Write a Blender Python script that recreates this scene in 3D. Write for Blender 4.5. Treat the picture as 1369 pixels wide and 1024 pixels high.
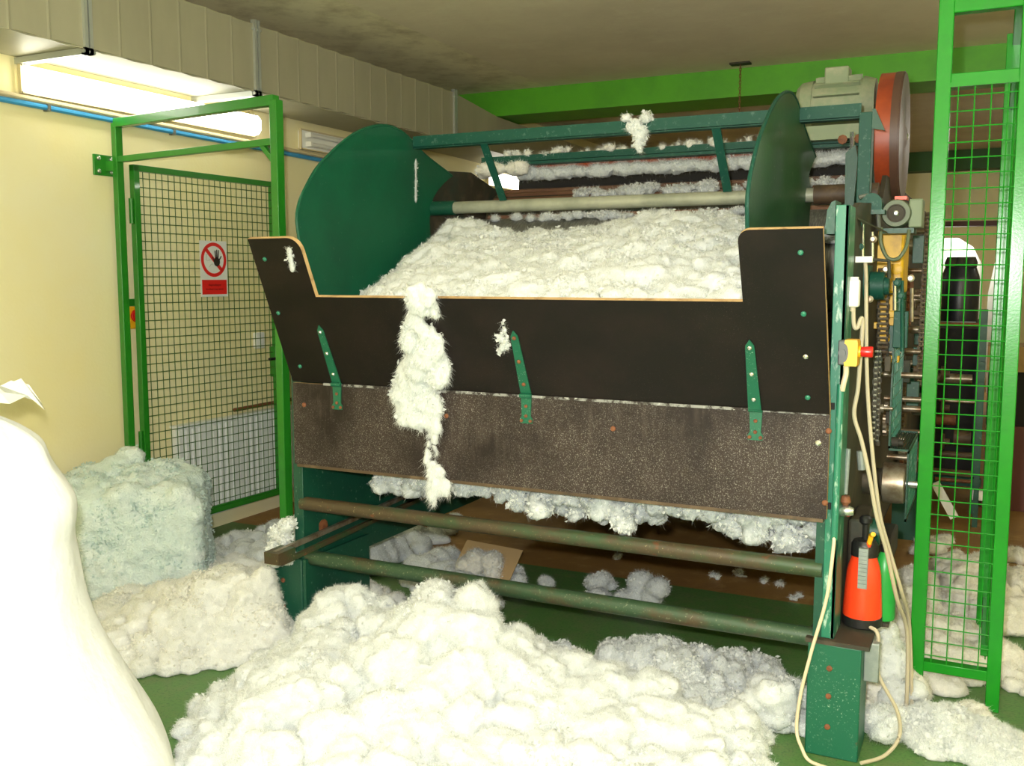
import bpy, math, random
import numpy as np
from mathutils import Vector, Matrix, noise

random.seed(7); rng = np.random.default_rng(7)
for o in list(bpy.data.objects): bpy.data.objects.remove(o)
S = bpy.context.scene
COL = S.collection
W, H, F_PX = 1369, 1024, 1300.0
YAW, PITCH, CAM_Z = 26.3, 6.2, 1.5

# ------------------------------------------------------------------ camera
cam_d = bpy.data.cameras.new('camera'); cam = bpy.data.objects.new('camera', cam_d); COL.objects.link(cam)
cam_d.sensor_width = 36.0; cam_d.lens = F_PX / W * 36.0; cam_d.clip_start = 0.02; cam_d.clip_end = 80
cam.location = (0, 0, CAM_Z); cam.rotation_euler = (math.radians(90 - PITCH), 0, math.radians(YAW))
S.camera = cam

# ------------------------------------------------------------------ world, lights, exposure
world = bpy.data.worlds.new('world'); S.world = world; world.use_nodes = True
bg = world.node_tree.nodes['Background']; bg.inputs[0].default_value = (0.95, 1.0, 0.9, 1); bg.inputs[1].default_value = 0.5
def point_light(name, loc, power, radius, color=(1, 1, 1)):
    l = bpy.data.lights.new(name, 'POINT'); l.energy = power; l.shadow_soft_size = radius; l.color = color
    o = bpy.data.objects.new(name, l); COL.objects.link(o); o.location = loc; return o
# the camera's own flash, just above and left of the lens
point_light('camera_flash', (-0.07, 0.02, 1.58), 330.0, 0.025, (1.0, 0.99, 0.96))
def area_light(name, loc, power, sx, sy, color, rot=(0, 0, 0)):
    l = bpy.data.lights.new(name, 'AREA'); l.shape = 'RECTANGLE'; l.size = sx; l.size_y = sy; l.energy = power; l.color = color
    o = bpy.data.objects.new(name, l); COL.objects.link(o); o.location = loc; o.rotation_euler = rot; return o
# glowing tubes added out of view to brighten the room and ceiling
FILL_TUBES = [(-1.5, 1.1, 2.62, 45.0), (1.5, 0.9, 2.62, 40.0), (1.7, 4.2, 2.62, 40.0), (1.3, 8.6, 2.62, 40.0)]   # x, y, z, emission
S.view_settings.view_transform = 'Standard'; S.view_settings.look = 'None'
S.view_settings.exposure = 0.35; S.view_settings.gamma = 1.0; S.view_settings.use_curve_mapping = False

# ------------------------------------------------------------------ pixel helper (direction only; distance from a known plane)
_y, _p = math.radians(YAW), math.radians(PITCH)
_F = Vector((-math.sin(_y) * math.cos(_p), math.cos(_y) * math.cos(_p), -math.sin(_p)))
_R = Vector((math.cos(_y), math.sin(_y), 0)); _U = _R.cross(_F)
_C = Vector((0, 0, CAM_Z))
def px(u, v, ax, val):
    d = _F + _R * ((u - W / 2) / F_PX) - _U * ((v - H / 2) / F_PX)
    return _C + d * ((val - _C[ax]) / d[ax])

# ------------------------------------------------------------------ materials
MATS = {}
def mat(name, base, rough=0.6, metal=0.0, spec=0.5, layers=(), bump=None, emit=None, alpha=None, sss=0.0, coat=0.0):
    """layers: (colour, noise scale, low, high, stretch) blotches on top of the base colour; bump: (scale, strength)"""
    m = bpy.data.materials.new(name); m.use_nodes = True; nt = m.node_tree; N = nt.nodes; L = nt.links
    b = N['Principled BSDF']
    b.inputs['Roughness'].default_value = rough; b.inputs['Metallic'].default_value = metal
    b.inputs['Specular IOR Level'].default_value = spec
    b.inputs['Coat Weight'].default_value = coat
    if sss:
        b.inputs['Subsurface Weight'].default_value = sss
        b.inputs['Subsurface Radius'].default_value = (1, 1, 1); b.inputs['Subsurface Scale'].default_value = 0.055
    col = None
    tc = N.new('ShaderNodeTexCoord')
    if layers:
        cur = None
        for i, lay in enumerate(layers):
            c, sc, lo, hi, st = lay[:5]
            mp = N.new('ShaderNodeMapping'); mp.inputs['Scale'].default_value = st
            mp.inputs['Location'].default_value = (i * 3.1, i * 1.7, i * 2.3)
            L.new(tc.outputs['Object'], mp.inputs[0])
            nz = N.new('ShaderNodeTexNoise'); nz.inputs['Scale'].default_value = sc; nz.inputs['Detail'].default_value = 5
            nz.inputs['Roughness'].default_value = 0.65
            L.new(mp.outputs[0], nz.inputs['Vector'])
            rp = N.new('ShaderNodeValToRGB'); rp.color_ramp.elements[0].position = lo; rp.color_ramp.elements[1].position = hi
            L.new(nz.outputs['Fac'], rp.inputs[0])
            mx = N.new('ShaderNodeMix'); mx.data_type = 'RGBA'
            fac = rp.outputs[0]
            if len(lay) > 5:          # patchy: the layer fades in and out with a broad noise
                n2 = N.new('ShaderNodeTexNoise'); n2.inputs['Scale'].default_value = lay[5]; n2.inputs['Detail'].default_value = 4; L.new(tc.outputs['Object'], n2.inputs['Vector'])
                r2_ = N.new('ShaderNodeValToRGB'); r2_.color_ramp.elements[0].position = 0.38; r2_.color_ramp.elements[1].position = 0.62; L.new(n2.outputs['Fac'], r2_.inputs[0])
                mm_ = N.new('ShaderNodeMath'); mm_.operation = 'MULTIPLY'; L.new(fac, mm_.inputs[0]); L.new(r2_.outputs[0], mm_.inputs[1]); fac = mm_.outputs[0]
            L.new(fac, mx.inputs['Factor'])
            if cur is None: mx.inputs[6].default_value = (*base, 1)
            else: L.new(cur, mx.inputs[6])
            mx.inputs[7].default_value = (*c, 1)
            cur = mx.outputs[2]
        L.new(cur, b.inputs['Base Color'])
    else:
        b.inputs['Base Color'].default_value = (*base, 1)
    if bump:
        nz = N.new('ShaderNodeTexNoise'); nz.inputs['Scale'].default_value = bump[0]; nz.inputs['Detail'].default_value = 4
        L.new(tc.outputs['Object'], nz.inputs['Vector'])
        bp = N.new('ShaderNodeBump'); bp.inputs['Strength'].default_value = bump[1]; bp.inputs['Distance'].default_value = 0.01
        L.new(nz.outputs['Fac'], bp.inputs['Height']); L.new(bp.outputs[0], b.inputs['Normal'])
    if emit:
        b.inputs['Emission Color'].default_value = (*emit[0], 1); b.inputs['Emission Strength'].default_value = emit[1]
    if alpha is not None:
        b.inputs['Alpha'].default_value = alpha
    MATS[name] = m
    return m
I1 = (1, 1, 1)
mat('cream_wall', (0.86, 0.76, 0.38), 0.55, layers=[((0.86, 0.80, 0.52), 0.9, 0.35, 0.7, I1)], bump=(60, 0.08))
mat('ceiling', (0.84, 0.76, 0.57), 0.9, layers=[((0.72, 0.64, 0.47), 1.3, 0.4, 0.75, I1), ((0.86, 0.80, 0.60), 5, 0.5, 0.8, I1)], bump=(25, 0.15))
mat('ceiling_pale', (0.88, 0.82, 0.58), 0.9, layers=[((0.55, 0.48, 0.30), 4, 0.45, 0.75, I1)], bump=(20, 0.2))
mat('beam_green', (0.10, 0.42, 0.02), 0.5, layers=[((0.07, 0.30, 0.02), 3, 0.45, 0.8, I1)])
mat('beam_dark', (0.03, 0.11, 0.02), 0.6)
mat('floor_green', (0.075, 0.18, 0.04), 0.55, layers=[((0.12, 0.17, 0.06), 14, 0.45, 0.7, I1), ((0.045, 0.12, 0.03), 90, 0.5, 0.65, I1)], bump=(150, 0.1))
mat('floor_brown', (0.30, 0.16, 0.04), 0.6, layers=[((0.22, 0.11, 0.03), 3, 0.4, 0.7, I1), ((0.42, 0.27, 0.10), 9, 0.55, 0.8, I1)])
mat('duct', (0.42, 0.40, 0.28), 0.5, 0.2, layers=[((0.35, 0.33, 0.23), 2.2, 0.4, 0.7, (1, 1, 0.3))])
mat('flange', (0.50, 0.53, 0.50), 0.35, 0.6)
mat('gate_green', (0.018, 0.20, 0.012), 0.32, layers=[((0.014, 0.15, 0.012), 6, 0.45, 0.8, I1)], coat=0.2)
mat('mesh_green', (0.05, 0.13, 0.02), 0.4)
mat('cage_green', (0.012, 0.24, 0.015), 0.24, spec=0.3, layers=[((0.012, 0.19, 0.018), 8, 0.45, 0.8, I1)], bump=(120, 0.03))
mat('machine_green', (0.004, 0.062, 0.034), 0.45, layers=[((0.004, 0.05, 0.03), 4, 0.4, 0.75, I1), ((0.16, 0.24, 0.17), 60, 0.63, 0.72, I1), ((0.10, 0.035, 0.012), 18, 0.68, 0.76, I1)], bump=(80, 0.08))
mat('disc_green', (0.003, 0.085, 0.040), 0.5, spec=0.3, layers=[((0.003, 0.06, 0.03), 3, 0.4, 0.7, I1), ((0.10, 0.17, 0.11), 55, 0.66, 0.76, I1)], bump=(50, 0.05))
mat('disc_olive', (0.022, 0.095, 0.035), 0.42, layers=[((0.012, 0.06, 0.025), 3, 0.4, 0.7, I1), ((0.13, 0.19, 0.11), 55, 0.62, 0.74, I1)], bump=(50, 0.05))
mat('foot_green', (0.004, 0.10, 0.05), 0.45, layers=[((0.33, 0.42, 0.32), 170, 0.60, 0.68, I1, 6.0), ((0.13, 0.04, 0.02), 12, 0.68, 0.76, I1)])
mat('post_green', (0.02, 0.17, 0.10), 0.35, layers=[((0.35, 0.50, 0.40), 45, 0.56, 0.66, (1, 1, 0.3))])
mat('rail_teal', (0.004, 0.060, 0.040), 0.5, spec=0.3, layers=[((0.07, 0.14, 0.11), 60, 0.58, 0.72, I1)])
mat('board_black', (0.0045, 0.0026, 0.0022), 0.5, spec=0.3, layers=[((0.011, 0.006, 0.005), 5, 0.45, 0.7, I1), ((0.10, 0.075, 0.055), 330, 0.62, 0.70, I1, 3.0)])
mat('board_dusty', (0.013, 0.0075, 0.006), 0.6, spec=0.3, layers=[((0.034, 0.022, 0.017), 3.0, 0.4, 0.62, I1), ((0.06, 0.045, 0.036), 40, 0.5, 0.75, (1, 1, 0.15), 2.2), ((0.22, 0.205, 0.18), 290, 0.55, 0.64, I1, 3.0), ((0.18, 0.165, 0.14), 120, 0.62, 0.70, I1, 5.0)])
mat('dust', (0.26, 0.26, 0.24), 0.9, layers=[((0.03, 0.022, 0.018), 24, 0.45, 0.55, I1), ((0.5, 0.5, 0.47), 60, 0.6, 0.7, I1)])
mat('ply_edge', (0.50, 0.33, 0.15), 0.8, layers=[((0.24, 0.13, 0.05), 25, 0.5, 0.75, I1)])
mat('pipe_worn', (0.065, 0.045, 0.022), 0.45, 0.1, layers=[((0.03, 0.065, 0.025), 9, 0.45, 0.65, (0.6, 1, 1)), ((0.28, 0.24, 0.13), 110, 0.62, 0.72, I1), ((0.15, 0.05, 0.02), 14, 0.62, 0.72, I1)])
mat('pipe_green', (0.03, 0.065, 0.03), 0.45, 0.1, layers=[((0.075, 0.04, 0.02), 8, 0.5, 0.7, (0.6, 1, 1)), ((0.22, 0.24, 0.15), 110, 0.60, 0.70, I1)])
mat('tube_grey', (0.36, 0.37, 0.28), 0.45, 0.2, layers=[((0.22, 0.24, 0.18), 6, 0.4, 0.7, I1)])
mat('steel', (0.34, 0.30, 0.23), 0.36, 0.7, layers=[((0.16, 0.09, 0.04), 14, 0.42, 0.65, I1)])
mat('bright_steel', (0.70, 0.70, 0.66), 0.25, 0.9)
mat('rust', (0.20, 0.07, 0.025), 0.7, layers=[((0.10, 0.03, 0.012), 50, 0.45, 0.7, I1)])
mat('dirty_brown', (0.075, 0.045, 0.022), 0.6, layers=[((0.16, 0.11, 0.06), 12, 0.5, 0.75, I1), ((0.02, 0.015, 0.01), 6, 0.5, 0.7, I1)])
mat('grime', (0.035, 0.028, 0.016), 0.7, layers=[((0.10, 0.075, 0.045), 9, 0.5, 0.8, I1), ((0.012, 0.03, 0.02), 4, 0.5, 0.7, I1)])
mat('slat_brown', (0.16, 0.075, 0.04), 0.55, layers=[((0.28, 0.16, 0.09), 20, 0.5, 0.75, (0.2, 1, 1))])
mat('card_wire', (0.13, 0.13, 0.12), 0.45, 0.5, layers=[((0.24, 0.24, 0.22), 220, 0.45, 0.6, (1, 0.1, 0.1))])
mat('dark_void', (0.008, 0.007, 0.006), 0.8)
mat('motor_grey', (0.20, 0.25, 0.15), 0.6, layers=[((0.33, 0.32, 0.22), 7, 0.45, 0.7, I1)])
mat('pulley_olive', (0.10, 0.13, 0.07), 0.5)
mat('wheel_red', (0.34, 0.055, 0.014), 0.38, layers=[((0.15, 0.02, 0.01), 5, 0.45, 0.75, I1)])
mat('wheel_brown', (0.09, 0.045, 0.03), 0.45)
mat('yellow', (0.72, 0.42, 0.01), 0.45, layers=[((0.45, 0.24, 0.01), 12, 0.5, 0.75, I1)])
mat('orange_yellow', (0.85, 0.42, 0.01), 0.4)
mat('button_red', (0.55, 0.01, 0.008), 0.25)
mat('grey_plastic', (0.10, 0.11, 0.11), 0.5)
mat('white_plastic', (0.80, 0.79, 0.72), 0.4)
mat('lamp_white', (0.85, 0.85, 0.78), 0.5)
mat('tube_lit', (1, 1, 1), 0.5, emit=((1.0, 0.97, 0.86), 25.0))
mat('lens_lit', (1, 1, 1), 0.3, emit=((1.0, 0.97, 0.84), 8.0))
mat('cable_beige', (0.48, 0.42, 0.29), 0.55)
mat('cable_grey', (0.10, 0.11, 0.09), 0.5)
mat('cable_cream', (0.66, 0.56, 0.38), 0.5)
mat('blue_pipe', (0.05, 0.30, 0.58), 0.4)
mat('conduit', (0.62, 0.52, 0.30), 0.5)
mat('galvanized', (0.24, 0.28, 0.26), 0.5, 0.3, layers=[((0.30, 0.33, 0.31), 30, 0.45, 0.65, I1)])
mat('sprayer_red', (0.90, 0.055, 0.012), 0.3, coat=0.3)
mat('sprayer_black', (0.012, 0.012, 0.012), 0.4)
mat('sprayer_green', (0.02, 0.33, 0.05), 0.35)
mat('sign_white', (0.72, 0.74, 0.70), 0.35)
mat('sign_red', (0.68, 0.02, 0.015), 0.4)
mat('sign_black', (0.03, 0.02, 0.015), 0.5)
mat('sign_ink', (0.20, 0.006, 0.006), 0.5)
mat('sign_thin', (0.45, 0.46, 0.42), 0.5)
mat('radiator', (0.78, 0.80, 0.77), 0.4)
mat('black_cloth', (0.012, 0.014, 0.02), 0.35)
mat('white_sheet', (0.92, 0.92, 0.88), 0.6)
mat('frame_red', (0.10, 0.02, 0.015), 0.5)
mat('wood_tan', (0.40, 0.25, 0.09), 0.6, layers=[((0.28, 0.16, 0.05), 4, 0.4, 0.7, (6, 1, 1))])
mat('cardboard', (0.50, 0.34, 0.16), 0.8)
mat('sack_white', (0.80, 0.81, 0.78), 0.6, bump=(14, 0.7))
mat('sack_film', (0.85, 0.87, 0.84), 0.25, alpha=0.72)
COT = ((0.55, 0.58, 0.57), (0.64, 0.67, 0.66))
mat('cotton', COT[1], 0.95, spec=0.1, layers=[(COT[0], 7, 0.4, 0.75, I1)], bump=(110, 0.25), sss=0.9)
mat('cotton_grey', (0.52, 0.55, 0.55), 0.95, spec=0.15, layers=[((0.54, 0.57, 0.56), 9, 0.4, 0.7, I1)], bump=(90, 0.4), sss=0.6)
mat('cotton_thin', (0.34, 0.37, 0.38), 0.95, spec=0.1, layers=[((0.55, 0.58, 0.58), 14, 0.45, 0.65, I1)], bump=(90, 0.5), sss=0.3)  # darker cotton for the thin fibre of the fringe
mat('cotton_dusty', (0.64, 0.62, 0.54), 0.95, spec=0.1, layers=[((0.71, 0.70, 0.64), 6, 0.4, 0.7, I1)], bump=(90, 0.35), sss=0.6)
def fibre_mat(name, c):
    m = bpy.data.materials.new(name); m.use_nodes = True; nt = m.node_tree; N = nt.nodes; N.clear()
    d = N.new('ShaderNodeBsdfDiffuse'); t = N.new('ShaderNodeBsdfTranslucent'); mx = N.new('ShaderNodeMixShader'); o = N.new('ShaderNodeOutputMaterial')
    d.inputs[0].default_value = t.inputs[0].default_value = (*c, 1); mx.inputs[0].default_value = 0.5
    nt.links.new(d.outputs[0], mx.inputs[1]); nt.links.new(t.outputs[0], mx.inputs[2]); nt.links.new(mx.outputs[0], o.inputs[0]); MATS[name] = m
fibre_mat('fibre', (0.88, 0.90, 0.88)); fibre_mat('fibre_dusty', (0.87, 0.86, 0.80)); fibre_mat('fibre_bale', (0.62, 0.73, 0.70))
mat('cotton_beige', (0.60, 0.61, 0.57), 0.95, spec=0.1, layers=[((0.70, 0.71, 0.68), 6, 0.4, 0.7, I1)], bump=(110, 0.25), sss=0.8)
mat('bale_fibre', (0.60, 0.70, 0.66), 0.9, spec=0.15, layers=[((0.70, 0.76, 0.72), 5, 0.4, 0.7, I1), ((0.48, 0.58, 0.55), 40, 0.55, 0.75, I1)], bump=(110, 0.9), sss=0.4)

# ------------------------------------------------------------------ mesh builder
class MB:
    def __init__(s): s.v = []; s.f = []; s.m = []
    def add(s, vs, fs, mi=0):
        n = len(s.v); s.v += [tuple(p) for p in vs]; s.f += [tuple(i + n for i in f) for f in fs]; s.m += [mi] * len(fs); return s
    def box(s, x0, x1, y0, y1, z0, z1, mi=0):
        vs = [(x, y, z) for z in (z0, z1) for y in (y0, y1) for x in (x0, x1)]
        return s.add(vs, [(0, 2, 3, 1), (4, 5, 7, 6), (0, 1, 5, 4), (2, 6, 7, 3), (0, 4, 6, 2), (1, 3, 7, 5)], mi)
    def bar(s, a, b, w, h, up=(0, 0, 1), mi=0):
        a, b = Vector(a), Vector(b); d = (b - a).normalized(); up = Vector(up)
        r = d.cross(up)
        if r.length < 1e-4: r = d.cross(Vector((0, 1, 0)))
        r.normalize(); u = r.cross(d)
        vs = [p + r * (w / 2 * i) + u * (h / 2 * j) for p in (a, b) for i, j in ((-1, -1), (1, -1), (1, 1), (-1, 1))]
        return s.add(vs, [(3, 2, 1, 0), (4, 5, 6, 7), (0, 1, 5, 4), (1, 2, 6, 5), (2, 3, 7, 6), (3, 0, 4, 7)], mi)
    def lathe(s, a, d, prof, n=20, mi=0, wob=None):
        """prof: (distance along axis, radius)"""
        a = Vector(a); d = Vector(d).normalized(); t = Vector((0, 0, 1)) if abs(d.z) < 0.9 else Vector((1, 0, 0))
        e1 = d.cross(t).normalized(); e2 = d.cross(e1)
        vs = []; fs = []
        for k, (l, r) in enumerate(prof):
            for i in range(n):
                th = 2 * math.pi * i / n; rr = r * (wob(k, th) if wob else 1)
                vs.append(a + d * l + (e1 * math.cos(th) + e2 * math.sin(th)) * rr)
        for k in range(len(prof) - 1):
            for i in range(n):
                j = (i + 1) % n; fs.append((k * n + i, (k + 1) * n + i, (k + 1) * n + j, k * n + j))
        fs.append(tuple(range(n))); q = (len(prof) - 1) * n; fs.append(tuple(q + i for i in reversed(range(n))))
        return s.add(vs, fs, mi)
    def cyl(s, a, b, r, n=16, mi=0, r2=None):
        a, b = Vector(a), Vector(b); return s.lathe(a, b - a, [(0, r), ((b - a).length, r if r2 is None else r2)], n, mi)
    def tube(s, pts, r, n=8, mi=0):
        pts = [Vector(p) for p in pts]; vs = []; fs = []
        ref = Vector((0.31, 0.52, 0.79))
        for k, p in enumerate(pts):
            d = (pts[min(k + 1, len(pts) - 1)] - pts[max(k - 1, 0)]).normalized()
            e1 = d.cross(ref).normalized(); e2 = d.cross(e1)
            for i in range(n):
                th = 2 * math.pi * i / n; vs.append(p + (e1 * math.cos(th) + e2 * math.sin(th)) * r)
        for k in range(len(pts) - 1):
            for i in range(n):
                j = (i + 1) % n; fs.append((k * n + i, (k + 1) * n + i, (k + 1) * n + j, k * n + j))
        fs.append(tuple(range(n))); q = (len(pts) - 1) * n; fs.append(tuple(q + i for i in reversed(range(n))))
        return s.add(vs, fs, mi)
    def prism(s, pts, off, mi=0, side=None):
        """pts: planar loop of 3D points, extruded by the vector off"""
        pts = [Vector(p) for p in pts]; off = Vector(off); n = len(pts)
        s.add(pts + [p + off for p in pts], [tuple(range(n)), tuple(reversed(range(n, 2 * n)))], mi)
        b = len(s.v) - 2 * n
        for i in range(n):
            j = (i + 1) % n; s.f.append((b + i, b + n + i, b + n + j, b + j)); s.m.append(mi if side is None else side)
        return s
    def build(s, name, mats, parent=None, bevel=0.0, sharp=35, origin=None):
        me = bpy.data.meshes.new(name)
        if parent is not None: off = world_loc(parent)
        elif origin is not None: off = Vector(origin)
        else:
            a = np.array(s.v); off = Vector(((a[:, 0].min() + a[:, 0].max()) / 2, (a[:, 1].min() + a[:, 1].max()) / 2, a[:, 2].min()))
        me.from_pydata([Vector(p) - off for p in s.v], [], s.f)
        if isinstance(mats, str): mats = [mats]
        for m in mats: me.materials.append(MATS[m])
        me.polygons.foreach_set('material_index', s.m); fix_normals(me)
        me.polygons.foreach_set('use_smooth', [True] * len(me.polygons))
        me.set_sharp_from_angle(angle=math.radians(sharp)); me.update()
        o = bpy.data.objects.new(name, me); COL.objects.link(o)
        if parent is None: o.location = off
        else: o.parent = parent
        if bevel:
            b = o.modifiers.new('bevel', 'BEVEL'); b.width = bevel; b.segments = 2; b.limit_method = 'ANGLE'
        return o
def fix_normals(me):
    import bmesh
    bm = bmesh.new(); bm.from_mesh(me); bmesh.ops.recalc_face_normals(bm, faces=bm.faces); bm.to_mesh(me); bm.free()
def world_loc(o):
    p = Vector((0, 0, 0))
    while o is not None: p = p + o.location; o = o.parent
    return p
def tag(o, label, cat, group=None, kind=None):
    o['label'] = label; o['category'] = cat
    if group: o['group'] = group
    if kind: o['kind'] = kind
    return o
def thing(name, loc, label, cat, group=None):
    o = bpy.data.objects.new(name, None); COL.objects.link(o); o.location = loc; o.empty_display_size = 0.1
    return tag(o, label, cat, group)
def struct(o): o['kind'] = 'structure'; return o
def stuff(o): o['kind'] = 'stuff'; return o
def shared(src, name, parent, loc):
    o = bpy.data.objects.new(name, src); COL.objects.link(o); o.parent = parent; o.location = Vector(loc) - world_loc(parent); return o
def catmull(pts, n=8):
    P = [Vector(p) for p in pts]; P = [P[0]] + P + [P[-1]]; out = []
    for i in range(1, len(P) - 2):
        for k in range(n):
            t = k / n; a, b, c, d = P[i - 1], P[i], P[i + 1], P[i + 2]
            out.append(0.5 * ((2 * b) + (c - a) * t + (2 * a - 5 * b + 4 * c - d) * t * t + (3 * b - a - 3 * c + d) * t ** 3))
    out.append(P[-2]); return out

# ------------------------------------------------------------------ the setting
XW, CZ = -4.15, 3.01            # left wall, ceiling height
BACK, XR = 13.2, 3.2
struct(MB().box(XW - 0.3, XR, -2.5, 4.5, -0.1, 0).build('floor', 'floor_green'))
struct(MB().box(XW - 0.3, XR, 4.5, BACK + 5, -0.1, 0).build('floor_brown', 'floor_brown'))
wl = struct(MB().box(XW - 0.2, XW, -2.5, BACK + 0.2, 0, CZ + 0.1).build('wall_left', 'cream_wall'))
struct(MB().box(XR, XR + 0.2, -2.5, BACK + 5, 0, CZ + 0.1).build('wall_right', 'cream_wall'))
struct(MB().box(XW, XR, -2.7, -2.5, 0, CZ + 0.1).build('wall_front', 'cream_wall'))
struct(MB().box(-3.28, XR, -2.5, BACK + 5, CZ, CZ + 0.1).build('ceiling', 'ceiling'))
struct(MB().box(XW, -3.28, -2.5, BACK, CZ, CZ + 0.1).build('ceiling_edge_strip', 'ceiling_pale'))  # paler strip of ceiling beside the duct
struct(MB().box(XW, XR, 7.25, 7.70, 2.81, CZ).build('trim_1', 'beam_green'))
struct(MB().box(XW, XR, BACK - 0.25, BACK, 2.78, CZ).build('trim_2', 'beam_dark'))
# back wall with the wide opening
wb = MB(); wb.box(XW, -0.76, BACK, BACK + 0.2, 0, CZ); wb.box(0.09, XR, BACK, BACK + 0.2, 0, CZ); wb.box(-0.76, 0.09, BACK, BACK + 0.2, 2.18, CZ)
struct(wb.build('wall_back', 'cream_wall'))
struct(MB().box(XW, XR, BACK + 4.8, BACK + 5, 0, CZ).build('wall_far', 'cream_wall'))
df = MB(); df.box(-0.76, -0.70, BACK - 0.03, BACK + 0.2, 0, 2.18); df.box(0.03, 0.09, BACK - 0.03, BACK + 0.2, 0, 2.18); df.box(-0.70, 0.03, BACK - 0.03, BACK + 0.2, 2.12, 2.18)
struct(df.build('door_1', 'frame_red'))

# ------------------------------------------------------------------ ventilation duct
XF, DZ0, DZ1 = -3.70, 2.515, 2.875
duct = thing('ventilation_duct', ((XF + XW) / 2, 3.0, DZ0), 'long rectangular sheet metal ventilation duct hung along the cream wall under the ceiling', 'duct')
joints = [-1.0, 1.05, 3.18, 4.30, 6.495]
for a, b in zip(joints[:-1], joints[1:]):
    mb = MB(); n = max(3, int((b - a) / 0.18)); st = (b - a) / n
    mb.box(XF + 0.010, XW + 0.01, a, b, DZ0 + 0.006, DZ1 - 0.004)
    sec = mb.build('duct_section', 'duct', duct)
    # cross-broken stiffened panels of sheet, slightly proud and dished
    for k in range(n):
        y0, y1 = a + k * st + 0.001, a + (k + 1) * st - 0.001; ym = (y0 + y1) / 2
        p = MB(); zs = (DZ0, DZ1)
        vs = []
        for z in zs: vs += [(XF + 0.012, y0, z), (XF - 0.007, ym, z), (XF + 0.012, y1, z)]
        vs = [Vector(v) for v in vs]
        back = [v + Vector((-0.012, 0, 0)) for v in vs]
        p.add(vs + back, [(0, 1, 4, 3), (1, 2, 5, 4), (0, 6, 7, 1), (1, 7, 8, 2), (3, 4, 10, 9), (4, 5, 11, 10), (0, 3, 9, 6), (2, 8, 11, 5), (6, 9, 10, 7), (7, 10, 11, 8)])
        p.build('duct_panel', 'duct', sec, sharp=1)
tr = MB()
v = [(XF, 6.5, DZ0), (XF, 6.5, DZ1), (XW, 6.5, DZ1), (XW, 6.5, DZ0), (XF, 7.22, DZ0), (XF, 7.22, 2.80), (XW, 7.22, 2.80), (XW, 7.22, DZ0), (XF, 12.5, DZ0 - 0.1), (XF, 12.5, 2.72), (XW, 12.5, 2.72), (XW, 12.5, DZ0 - 0.1)]
tr.add(v, [(0, 1, 2, 3), (0, 4, 5, 1), (1, 5, 6, 2), (2, 6, 7, 3), (3, 7, 4, 0), (4, 8, 9, 5), (5, 9, 10, 6), (6, 10, 11, 7), (7, 11, 8, 4), (8, 9, 10, 11)])
tr.build('duct_reducer', 'duct', duct, sharp=1)
for y in joints[1:]:
    mb = MB()
    for s in (-0.022, 0.004):
        mb.box(XF - 0.004, XF + 0.025, y + s, y + s + 0.018, DZ0 - 0.025, DZ1 + 0.02); mb.box(XW, XF + 0.025, y + s, y + s + 0.018, DZ0 - 0.025, DZ0 + 0.004)
    fl = mb.build('duct_flange', 'flange', duct)
    MB().cyl((XF + 0.015, y - 0.03, DZ0 - 0.012), (XF + 0.015, y + 0.035, DZ0 - 0.012), 0.009, 8).build('flange_bolt', 'flange', fl)
    MB().cyl((XF + 0.015, y - 0.03, DZ1 - 0.03), (XF + 0.015, y + 0.035, DZ1 - 0.03), 0.009, 8).build('flange_bolt', 'flange', fl)

# ------------------------------------------------------------------ lamps on the wall
def lamp(y0, y1, z, lit, label, x=XW):
    L = thing('fluorescent_lamp', (x, (y0 + y1) / 2, z - 0.06), label, 'lamp')
    MB().box(x, x + 0.035, y0, y1, z - 0.06, z + 0.06).build('housing', 'lamp_white', L, bevel=0.008)
    for dz in (-0.03, 0.03):
        MB().cyl((x + 0.06, y0 + 0.05, z + dz), (x + 0.06, y1 - 0.05, z + dz), 0.014, 10).build('tube', 'tube_lit' if lit else 'white_plastic', L)
        for yy in (y0 + 0.04, y1 - 0.06):
            MB().box(x + 0.03, x + 0.078, yy, yy + 0.02, z + dz - 0.016, z + dz + 0.016).build('lamp_holder', 'white_plastic', L)
    rim = MB()
    for zz in (z - 0.066, z + 0.058): rim.box(x + 0.02, x + 0.04, y0 - 0.01, y1 + 0.01, zz, zz + 0.008)
    for yy in (y0 - 0.012, y1 + 0.004): rim.box(x + 0.02, x + 0.04, yy, yy + 0.008, z - 0.066, z + 0.066)
    rim.build('rim', 'conduit', L)
    if lit:
        pr = [(x + 0.036, z - 0.06), (x + 0.075, z - 0.055), (x + 0.095, z - 0.03), (x + 0.095, z + 0.03), (x + 0.075, z + 0.055), (x + 0.036, z + 0.06)]
        MB().prism([(a, y0 + 0.005, b) for a, b in pr], (0, y1 - y0 - 0.01, 0)).build('diffuser', 'lens_lit', L)
    return L
def fill_tube(x, y, z, e, label):
    m = MATS['tube_lit'].copy(); m.node_tree.nodes['Principled BSDF'].inputs['Emission Strength'].default_value = e; MATS['fill_%g' % y] = m
    L = thing('ceiling_lamp', (x, y, z), label, 'lamp')
    MB().box(x - .75, x + .75, y - .05, y + .05, z + .03, z + .08).build('housing', 'lamp_white', L, bevel=.006)
    MB().cyl((x - .72, y, z), (x + .72, y, z), .018, 10).build('tube', 'fill_%g' % y, L)
    for dx in (-.5, .5): MB().cyl((x + dx, y, z + .08), (x + dx, y, CZ), .004, 6).build('hanger', 'steel', L)
for (x, y, z, e), lb_ in zip(FILL_TUBES, ('added fill light tube hanging unseen over the free floor by the big white sack', 'added fill light tube hanging unseen over the free floor by the right wall', 'added fill light tube hanging unseen to the right of the mesh fence', 'added fill light tube hanging unseen in the far bay beyond the green beam')): fill_tube(x, y, z, e, lb_)
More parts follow.
